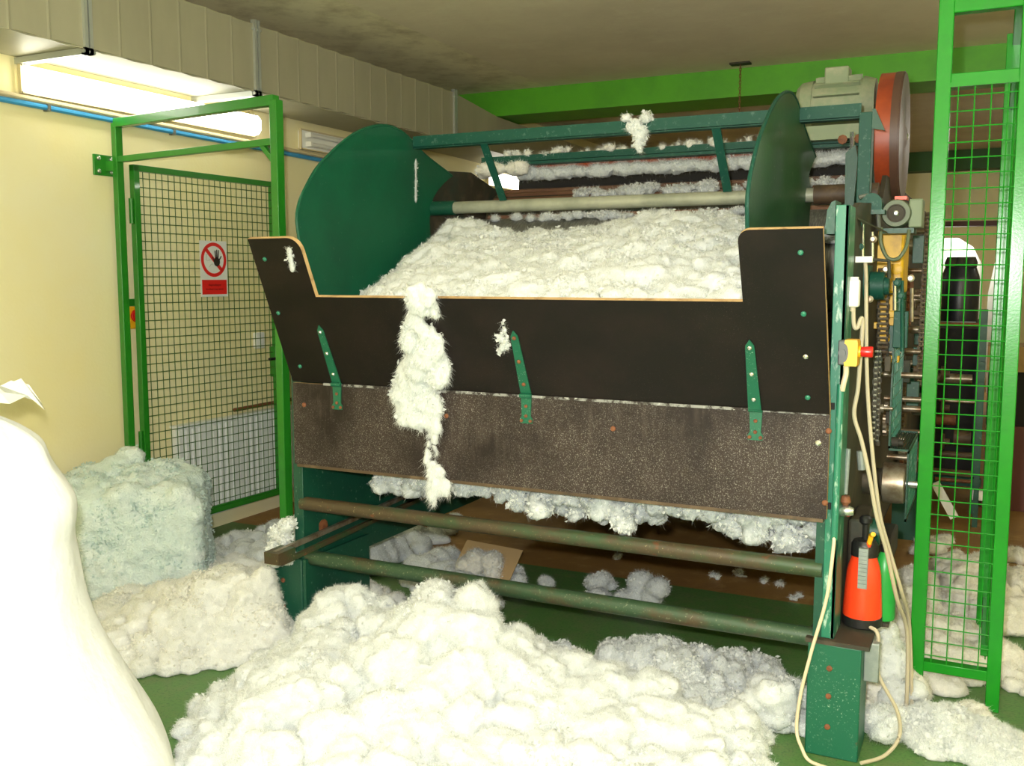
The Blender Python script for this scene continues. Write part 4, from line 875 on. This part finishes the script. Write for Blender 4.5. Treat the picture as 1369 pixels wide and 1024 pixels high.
def blocked(x, y, r):
    for c, a, la, b, lb_ in SOLID:
        u, v = (x - c[0]) * a[0] + (y - c[1]) * a[1], (x - c[0]) * b[0] + (y - c[1]) * b[1]
        if -r * .6 < u < la + r * .6 and -r * .6 < v < lb_ + r * .6: return True
    return False
SOLID.append(((-2.635, 3.05), (1, 0), .18, (0, 1), .17)); SOLID.append(((-0.472, 3.05), (1, 0), .16, (0, 1), .17))     # machine feet
SOLID.append(((-3.22, 3.28), (-math.cos(math.radians(38)), -math.sin(math.radians(38))), .78, (-math.sin(math.radians(38)), math.cos(math.radians(38))), .48))     # bale
def heap(poly_fn, x0, x1, y0, y1, n, r0, r1, seed):
    """random balls under the surface z = poly_fn(x, y) (skipped where it is <= 0)"""
    g = random.Random(seed); out = []
    while len(out) < n:
        x, y = g.uniform(x0, x1), g.uniform(y0, y1); h = poly_fn(x, y)
        if h <= 0.025: continue
        r = g.uniform(r0, r1) * min(1, 0.55 + h * 2.0); z = max(r * .25, h - r * g.uniform(.75, 1.15))
        if blocked(x, y, r): continue
        out.append((x, y, z, r * g.uniform(.85, 1.2), r * g.uniform(.85, 1.2), r * g.uniform(.8, 1.05)))
        if z > r * .8 and not blocked(x, y, r * 1.5): out.append((x, y, z * .45, r * 1.5, r * 1.5, z * .62))
    return out
def bumpf(x, y, cx, cy, sx_, sy_, h): return h * math.exp(-((x - cx) / sx_) ** 2 - ((y - cy) / sy_) ** 2)
def seg(x, a, b): return max(0.0, min(1.0, (x - a) / (b - a)))

# ------------------------------------------------------------------ fibre on the floor
# main heap in front of the machine
def h_front(x, y):
    xe = -2.53 if y > 2.62 else (-2.53 + (2.62 - y) * .10 if y > 2.35 else -2.50 + (2.35 - y) * .8)
    h = 0.11 + bumpf(x, y, -2.22, 3.02, .34, .26, .20) + bumpf(x, y, -1.64, 2.93, .24, .24, .26) + bumpf(x, y, -1.45, 2.70, .40, .30, .12) + bumpf(x, y, -1.05, 2.98, .22, .2, .08) + bumpf(x, y, -1.9, 2.45, .35, .35, .12)
    h *= seg(y, 1.9, 2.2) * seg(-y, -3.20, -3.02) * seg(-x, 0.52, 0.66)
    return h * seg(x, xe, xe + .30)
tag(fluff('fibre_heap', heap(h_front, -2.7, -.5, 1.95, 3.2, 900, .035, .085, 1), .011, 'cotton', ((.16, .06), (.06, .035), (.024, .020)), zmin=0.002, fibres=330000, flakes=3000), 'biggest white heap of fluffy fibre on the floor in front of the machine', 'fibre heap', kind='stuff')
# heap at the bale and gate
def h_left(x, y):
    e = -((y - 2.49) - (x + 2.8) * 1.1) / 1.49
    h = .12 + bumpf(x, y, -2.85, 2.95, .3, .25, .16) + bumpf(x, y, -2.58, 2.98, .2, .16, .12)
    h *= seg(-e, 0.0, 0.18) * seg(y, 2.38, 2.55) * seg(-y, -3.85, -3.6) * seg(x, -3.6, -3.4) * seg(-x, 2.36, 2.5)
    return h
tag(fluff('fibre_heap', heap(h_left, -3.6, -2.35, 2.4, 3.95, 560, .035, .085, 2), .011, 'cotton_beige', ((.16, .05), (.06, .035), (.024, .020)), zmin=0.002, fibres=150000, flakes=2500, fm='fibre_dusty'), 'white fibre heap spread between the bluish bale and the left machine foot', 'fibre heap', kind='stuff')
def h_gate(x, y):
    return (.09 + bumpf(x, y, -3.05, 4.0, .35, .4, .16)) * seg(x, -3.9, -3.7) * seg(-x, 2.66, 2.8) * seg(y, 3.5, 3.65) * seg(-y, -5.2, -4.9)
tag(fluff('fibre_heap', heap(h_gate, -3.9, -2.65, 3.5, 5.2, 260, .045, .09, 3), .014, 'cotton_grey', ((.16, .05), (.05, .026)), zmin=0.002, fibres=70000, flakes=300), 'greyish fibre drift on the floor under the open gate door', 'fibre heap', kind='stuff')
# under the machine
def h_und(x, y):
    return (bumpf(x, y, -1.02, 3.35, .30, .20, .20) + bumpf(x, y, -.75, 3.55, .14, .12, .10) + bumpf(x, y, -1.5, 3.25, .3, .1, .12) + bumpf(x, y, -0.6, 3.25, .12, .12, .13)) - .02
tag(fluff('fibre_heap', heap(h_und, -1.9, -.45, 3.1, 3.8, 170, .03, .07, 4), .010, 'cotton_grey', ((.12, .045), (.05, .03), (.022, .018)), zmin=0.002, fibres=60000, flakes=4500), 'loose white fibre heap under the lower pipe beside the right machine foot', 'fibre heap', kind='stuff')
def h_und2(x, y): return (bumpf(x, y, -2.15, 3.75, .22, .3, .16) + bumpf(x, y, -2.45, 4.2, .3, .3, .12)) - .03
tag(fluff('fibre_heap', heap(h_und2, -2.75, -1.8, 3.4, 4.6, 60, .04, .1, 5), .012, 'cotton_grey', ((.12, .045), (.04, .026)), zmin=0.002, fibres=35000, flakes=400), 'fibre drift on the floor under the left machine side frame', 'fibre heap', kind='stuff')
# single tufts lying under the machine
def tuft(name, c, r, n, label, m='cotton_grey', seed=1, fib=4000, flk=120, zmin=0.002, grp=None, sq=(1, 1, .7), vox=.006, flen=.022):
    g = random.Random(seed); bl = []
    for k in range(n):
        d = Vector((g.gauss(0, .5) * sq[0], g.gauss(0, .5) * sq[1], g.gauss(0, .4) * sq[2])) * r
        rr = r * g.uniform(.35, .6); bl.append((c[0] + d.x, c[1] + d.y, c[2] + d.z, rr, rr, rr * .9))
    return tag(fluff(name, bl, vox, m, ((.05, .02), (.018, .010)), zmin=zmin, fibres=fib, flakes=flk, flen=flen), label, 'tuft', grp)
for i, (u, v, r, lab) in enumerate(((850, 795, .12, 'round white fibre tuft on the dark floor under the machine'), (803, 782, .075, 'smaller fibre tuft touching the round tuft on the dark floor'), (730, 776, .03, 'tiny flat fibre tuft alone on the dark floor under the machine'), (672, 770, .08, 'fibre tuft lying behind the peak of the front heap'), (650, 752, .055, 'shaggy flaky fibre tuft on the dark floor near the leaning board'))):
    p = px(u, v, 2, .03); tuft('fibre_tuft', (p.x, p.y, r * .35), r, 9, lab, seed=20 + i, sq=(1.2, .9, .5))
for i, (u, v) in enumerate(((958, 772), (990, 768), (1020, 778), (822, 745), (1042, 783), (888, 742), (1062, 800))):
    p = px(u, v, 2, .01); tuft('fibre_tuft', (p.x, p.y, .012), .02 + .008 * (i % 2), 5, 'small loose fibre wisp on the floor between the two cross pipes', seed=40 + i, fib=500, flk=20, grp='fibre wisps under the machine')
# leaning cardboard flap with a tuft on it
p = px(600, 730, 2, 0)
fl_ = tag(MB().prism([(-2.36, 4.05, .01), (-2.02, 4.0, .01), (-2.02, 4.2, .16), (-2.36, 4.25, .16)], (0, .012, .004)).build('cardboard_flap', 'cardboard'), 'tan cardboard flap lying on the floor under the left machine side', 'cardboard')
tuft('fibre_tuft', (-2.18, 4.08, .105), .10, 10, 'cream fibre tuft resting on the cardboard flap under the machine', m='cotton_dusty', seed=61, sq=(1.1, .6, .5))

# right side floor
def h_right(x, y):
    h = .045 + .035 * seg(y, 3.7, 3.9) + bumpf(x, y, -.26, 3.75, .10, .4, .08) + bumpf(x, y, -.15, 4.6, .3, .5, .10)
    h = h * 1.3 * seg(noise.noise(Vector((x * 5 + 3, y * 2.2, 1.7))), -.28, .15)
    h *= seg(x, -.38, -.27) * seg(-x, -.55, -.4) * seg(y, 3.22, 3.36) * seg(-y, -6.2, -5.4)
    return h
tag(fluff('fibre_heap', heap(h_right, -.38, .55, 3.2, 6.2, 520, .035, .085, 8), .012, 'cotton_dusty', ((.16, .05), (.06, .035), (.024, .020)), zmin=0.002, fibres=120000, flakes=900, fm='fibre_dusty'), 'cream fibre heap around the posts of the bright green mesh fence', 'fibre heap', kind='stuff')
def h_rf(x, y): return (bumpf(x, y, .05, 3.30, .20, .12, .10) + bumpf(x, y, -.10, 3.36, .10, .10, .09)) - .02
tag(fluff('fibre_heap', heap(h_rf, -.3, .45, 3.0, 3.6, 130, .03, .07, 9), .010, 'cotton', ((.12, .045), (.05, .03), (.022, .018)), zmin=0.002, fibres=70000, flakes=1500), 'clean white fibre clump in front of the bright green mesh fence', 'fibre heap', kind='stuff')
p = px(1178, 985, 2, 0); tuft('fibre_tuft', (p.x, p.y, .04), .075, 9, 'white fibre tuft on the green floor beside the right machine foot', m='cotton', seed=70)
p = px(1180, 930, 2, .05); tuft('fibre_tuft', (p.x, p.y + .05, .10), .11, 14, 'tall white fibre tuft between the right machine foot and the beige hose', m='cotton', seed=71, sq=(.7, .8, 1.1), vox=.008)
p = px(1042, 920, 2, .05); tuft('fibre_tuft', (-.595, 3.19, .09), .10, 14, 'white fibre tuft leaning on the inner side of the right machine foot', m='cotton', seed=72, sq=(.8, .9, .9), vox=.008)

# ------------------------------------------------------------------ fibre in and on the machine
g = random.Random(11); bl = []
def h_hop(x, y):
    t = seg(y, 2.93, 4.02)
    left = -2.27 + 0.12 * t
    z = 1.36 + .385 * t ** .75
    z += .035 * math.sin(x * 5 + 1) * t
    z -= .20 * (1 - seg(x, -2.40, -2.40 + .14 + .26 * (1 - t)))
    return z
for k in range(800):
    y = g.uniform(2.99, 4.02); x = g.uniform(-2.40, -.74); r = g.uniform(.03, .07); z = h_hop(x, y) - r * g.uniform(.6, 1.1)
    if z < 1.0: continue
    bl.append((x, y, z, r * 1.1, r, r * .9))
for k in range(160):
    x, y = g.uniform(-2.3, -.8), g.uniform(3.1, 3.98); bl.append((x, y, h_hop(x, y) - .15, .12, .12, .11))
def clamp_hop(c):
    yb = FY - .018 - np.maximum(0, c[:, 2] - 1.094) * .25 / .545 + .022
    c[:, 1] = np.where(c[:, 2] < 1.43, np.maximum(c[:, 1], yb), c[:, 1]); c[:, 0] = np.clip(c[:, 0], -2.418, -.711); c[:, 2] = np.maximum(c[:, 2], 1.118); c[:, 1] = np.where(c[:, 2] < 1.38, np.minimum(c[:, 1], 4.12), c[:, 1]); return c
tag(fluff('fibre_mass', bl, .010, 'cotton', ((.14, .05), (.05, .032), (.022, .018)), clamp=clamp_hop, fibres=170000, flakes=5000), 'white fibre mass filling the hopper between the two green discs', 'fibre mass', kind='stuff')
# streak hanging over the board
bl = []; g = random.Random(12)
for u, v, w in ((568, 396, 46), (567, 410, 42), (564, 430, 40), (566, 450, 50), (567, 468, 66), (566, 488, 72), (560, 508, 72), (558, 526, 76), (562, 545, 66), (572, 562, 46), (577, 582, 20), (578, 600, 16), (580, 618, 22), (583, 636, 32), (584, 652, 36), (581, 662, 22)):
    for k in range(7):
        uu = u + g.uniform(-.5, .5) * w * .75; vv = v + g.uniform(-9, 9)
        z_ = px(uu, vv, 1, 2.98).z
        yb_ = FY - .018 - (max(0, z_ - 1.094) * .25 / .545) - .022
        q = px(uu, vv, 1, yb_); r = max(.010, w * .0007) * g.uniform(.5, 1.0)
        bl.append((q.x, q.y - g.uniform(0, .012), q.z, r, r * .5, r * 1.6))
for k in range(14): bl.append((px(568, 398, 1, 2.92).x + g.uniform(-.04, .04), 2.90 + g.uniform(-.02, .10), 1.415 + g.uniform(0, .03), .03, .035, .025))
tag(fluff('fibre_streak', bl, .005, 'cotton', ((.04, .022), (.014, .010)), fibres=16000, flakes=900, flen=.028, dirn=(0, -.1, -.6)), 'long white fibre streak hanging down over the front of the brown boards', 'fibre streak')
# shaggy fibre under the lower board
bl = []; g = random.Random(13)
for k in range(250):
    x = g.uniform(-2.16, -.47); t = abs(math.sin(x * 4.2 + .6)) * .6 + .4
    if -1.82 < x < -1.74 or -1.30 < x < -1.26: continue
    r = g.uniform(.02, .045); bl.append((x, g.uniform(3.12, 3.30), .775 - g.uniform(0, .14) * t * (.75 if x < -1.8 else 1), r, r, r))
tag(fluff('fibre_fringe', bl, .007, 'cotton_thin', ((.05, .04), (.018, .016)), smooth=1, fibres=15000, flakes=9000, flen=.025, dirn=(0, -.1, -.5)), 'shaggy white fibre fringe hanging out below the lower brown board', 'fibre fringe', kind='stuff')
# tufts on bars and rollers
q = px(850, 172, 1, 3.82)
bl = []
g = random.Random(14)
for du, dv, r in ((-12, -14, .02), (14, -15, .022), (0, -6, .018), (2, 4, .026), (6, 12, .024), (3, 22, .018), (5, 30, .012), (-6, 0, .018), (9, 2, .02)):
    w_ = px(850 + du, 172 + dv, 1, 3.828); bl.append((w_.x, w_.y, w_.z, r, r, r))
tag(fluff('fibre_tuft', bl, .005, 'cotton', ((.04, .02), (.014, .010)), fibres=1600, flakes=200, flen=.022, dirn=(0, 0, -.3)), 'white fibre tuft caught hanging on the teal top rail', 'tuft')
def strip(name, x0, x1, y, z, n, r0, r1, lab, seed, m='cotton_grey', sy_=.5, fl=900, amp=.02):
    g = random.Random(seed); b = []
    for k in range(n):
        r = g.uniform(r0, r1); b.append((g.uniform(x0, x1), y + g.uniform(-amp, amp), z + g.uniform(-amp, amp) * sy_, r * 1.3, r, r))
    return tag(fluff(name, b, .006, m, ((.05, .02), (.018, .012)), fibres=n * 110, flakes=fl, flen=.025), lab, 'fibre', kind='stuff')
strip('fibre_strip', -2.2, -.55, 4.57, 2.022, 260, .016, .026, 'white fibre lap hanging along the red bar above the rollers', 15, fl=200)
strip('fibre_strip', -1.95, -.60, 4.67, 1.925, 80, .008, .028, 'flaky white fibre line lying on the brown slatted roller', 16, fl=2200, amp=.03)
strip('fibre_strip', -2.25, -.75, 4.30, 1.783, 60, .008, .02, 'loose fibre line on the grey wire roller behind the spreader tube', 17, fl=600)
strip('fibre_strip', -2.35, -.9, 4.52, 2.116, 50, .008, .016, 'dusty fibre line lying on the rear teal rail', 18, m='cotton_dusty', fl=150)
strip('fibre_strip', -2.40, -2.15, 4.475, 2.045, 14, .02, .04, 'fibre wad wedged at the left end of the rear rail', 19, m='cotton_dusty', fl=60)
strip('fibre_strip', -.605, -.50, 4.15, 1.68, 12, .03, .045, 'white fibre wad between the right disc and the side frame', 23, fl=100)
p = px(672, 455, 1, 2.97); q_ = []
for k, (du, dv, r) in enumerate(((0, -20, .008), (2, -10, .011), (-3, 0, .013), (4, 4, .014), (0, 12, .013), (-4, 18, .010), (6, 12, .010))):
    w_ = px(672 + du, 452 + dv, 1, 2.93); z_ = w_.z; yb_ = FY - .018 - (z_ - 1.094) * .25 / .545 - .008; w_ = px(672 + du, 452 + dv, 1, yb_); q_.append((w_.x, w_.y, w_.z, r, r * .6, r * 1.3))
tag(fluff('fibre_tuft', q_, .004, 'cotton_grey', ((.03, .012),), fibres=300, flakes=60, flen=.02), 'small grey fibre tuft stuck to the board beside the middle hinge', 'tuft')
q_ = []; g = random.Random(24)
for k in range(16):
    w_ = px(374 + g.uniform(-12, 10), 725 + g.uniform(-28, 26), 1, 3.02); q_.append((w_.x, 3.03, w_.z, .025, .03, .03))
tag(fluff('fibre_tuft', q_, .006, 'cotton', ((.04, .02), (.014, .012)), fibres=700, flakes=900), 'flaky white fibre tuft clinging to the outside of the left machine foot', 'tuft')
q_ = [(px(394, 335 + k * 6, 1, 2.83).x, 2.80 + k * .004, px(394, 335 + k * 6, 1, 2.83).z, .012, .007, .016) for k in range(5)]
tag(fluff('fibre_tuft', q_, .004, 'cotton_grey', ((.03, .01),), fibres=200, flakes=20, flen=.018), 'thin fibre smear on the raised left corner of the hopper board', 'tuft')

q_ = [(-2.416, px(556, 218 + 6 * k, 0, -2.416).y, px(556, 218 + 6 * k, 0, -2.416).z, .005, .009, .018) for k in range(9)]
tag(fluff('fibre_tuft', q_, .004, 'cotton_grey', ((.03, .008),), fibres=260, flakes=10, flen=.014, smooth=2), 'thin upright fibre wisp stuck on the face of the left green disc', 'tuft')
# ------------------------------------------------------------------ pressed fibre bale
g = random.Random(30); bl = []
bz, BR = .51, math.radians(38)
ex, ey, bc = Vector((math.cos(BR), math.sin(BR), 0)), Vector((-math.sin(BR), math.cos(BR), 0)), Vector((-3.22, 3.28, 0))     # axes and front right corner
bw, bd = .78, .48
def bpt(u, v, z, rx, ry, rz): p = bc - ex * u + ey * v; bl.append((p.x, p.y, z, rx, ry, rz))
for i in range(10):
    for j in range(7):
        for k in range(8): bpt(.06 + (bw - .12) * i / 9, .06 + (bd - .12) * j / 6, .06 + (bz - .12) * k / 7, .068, .068, .062)
for k in range(90):
    u, v = g.uniform(.04, bw - .04), g.uniform(.04, bd - .05); r = g.uniform(.04, .075)
    bpt(u, v, bz - .01 + .12 * max(0, 1 - abs(u - .34) / .32) * seg(v, .12, .4), r, r, r * .8)
for k in range(50): r = g.uniform(.03, .05); bpt(g.uniform(.02, bw), .03, bz - .03 - g.uniform(0, .16) * (1 if k % 3 else .4), r, r, r)
tag(fluff('fibre_bale', bl, .010, 'bale_fibre', ((.25, .07), (.06, .024), (.022, .014)), zmin=0.002, fibres=70000, flakes=4000, smooth=18, fm='fibre_bale', flen=.012), 'pale bluish pressed fibre bale standing in the gate opening', 'bale')

# ------------------------------------------------------------------ big white sack in the foreground
ang = math.radians(YAW + 32.0); SD = 2.9; scx, scy = -math.sin(ang) * SD, math.cos(ang) * SD
sack = thing('fibre_sack', (scx, scy, 0), 'huge bulging white cloth sack in the foreground with a tied plastic top', 'sack')
prof_s = [(0.0, .40), (.02, .47), (.10, .50), (.22, .47), (.36, .40), (.50, .33), (.60, .295), (.68, .280), (.78, .268), (.90, .246), (1.00, .222), (1.06, .195), (1.10, .15), (1.13, .10), (1.15, .06), (1.165, .04)]
def lean(z): return .105 * seg(z, .82, 1.13)
prof_s = [(z, r + .106 * seg(-z, -1.13, -.95) * (1 if z < .95 else .55)) for z, r in prof_s]
cp = catmull([(a, b, 0) for a, b in prof_s], 5); cp = [(q.x, q.y) for q in cp]
def wob(k, th):
    z = cp[k][0]
    return 1 + .028 * noise.noise(Vector((math.cos(th) * 2, math.sin(th) * 2, z * 3))) + .012 * noise.noise(Vector((math.cos(th) * 7, math.sin(th) * 7, z * 2.5))) * (1 - seg(z, .9, 1.1)) + .10 * seg(z, .95, 1.12) * math.sin(th * 11 + noise.noise(Vector((th, z, 0))) * 3) * .35
sb_ = MB().lathe((scx, scy, 0), (0, 0, 1), cp, 96, 0, wob)
sb_.v = [(x + math.cos(ang) * lean(z), y + math.sin(ang) * lean(z), z) for x, y, z in sb_.v]
sb_.build('body', 'sack_white', sack, sharp=180)
scx, scy = scx + math.cos(ang) * .105 - .03, scy + math.sin(ang) * .105
g = random.Random(5); n = 22; vs = [(scx + .03, scy, 1.172)]; fs = []
for k in range(n):
    th = 2 * math.pi * k / n; d = Vector((math.cos(th), math.sin(th), 0))
    rr = .12 + .08 * max(0, math.cos(th - .62)) + g.uniform(-.015, .02)
    vs.append((scx + .03 + d.x * .04, scy + d.y * .04, 1.182 + g.uniform(-.004, .004)))
    vs.append((scx + .03 + d.x * rr * .75, scy + d.y * rr * .75, 1.205 + .022 * (-1) ** k + g.uniform(-.008, .012)))
    vs.append((scx + .03 + d.x * rr, scy + d.y * rr, 1.20 + .018 * (-1) ** (k // 2) - .02 * max(0, math.cos(th - .62)) + g.uniform(-.012, .012)))
for k in range(n):
    a0, b0 = 1 + 3 * k, 1 + 3 * ((k + 1) % n)
    fs += [(0, a0, b0), (a0, a0 + 1, b0 + 1, b0), (a0 + 1, a0 + 2, b0 + 2, b0 + 1)]
MB().add(vs, fs).build('plastic_neck', 'sack_film', sack, sharp=12)
MB().lathe((scx + .03, scy, 1.155), (0, 0, 1), [(0, .046), (.006, .05), (.018, .05), (.024, .044)], 24).build('tie', 'white_plastic', sack)
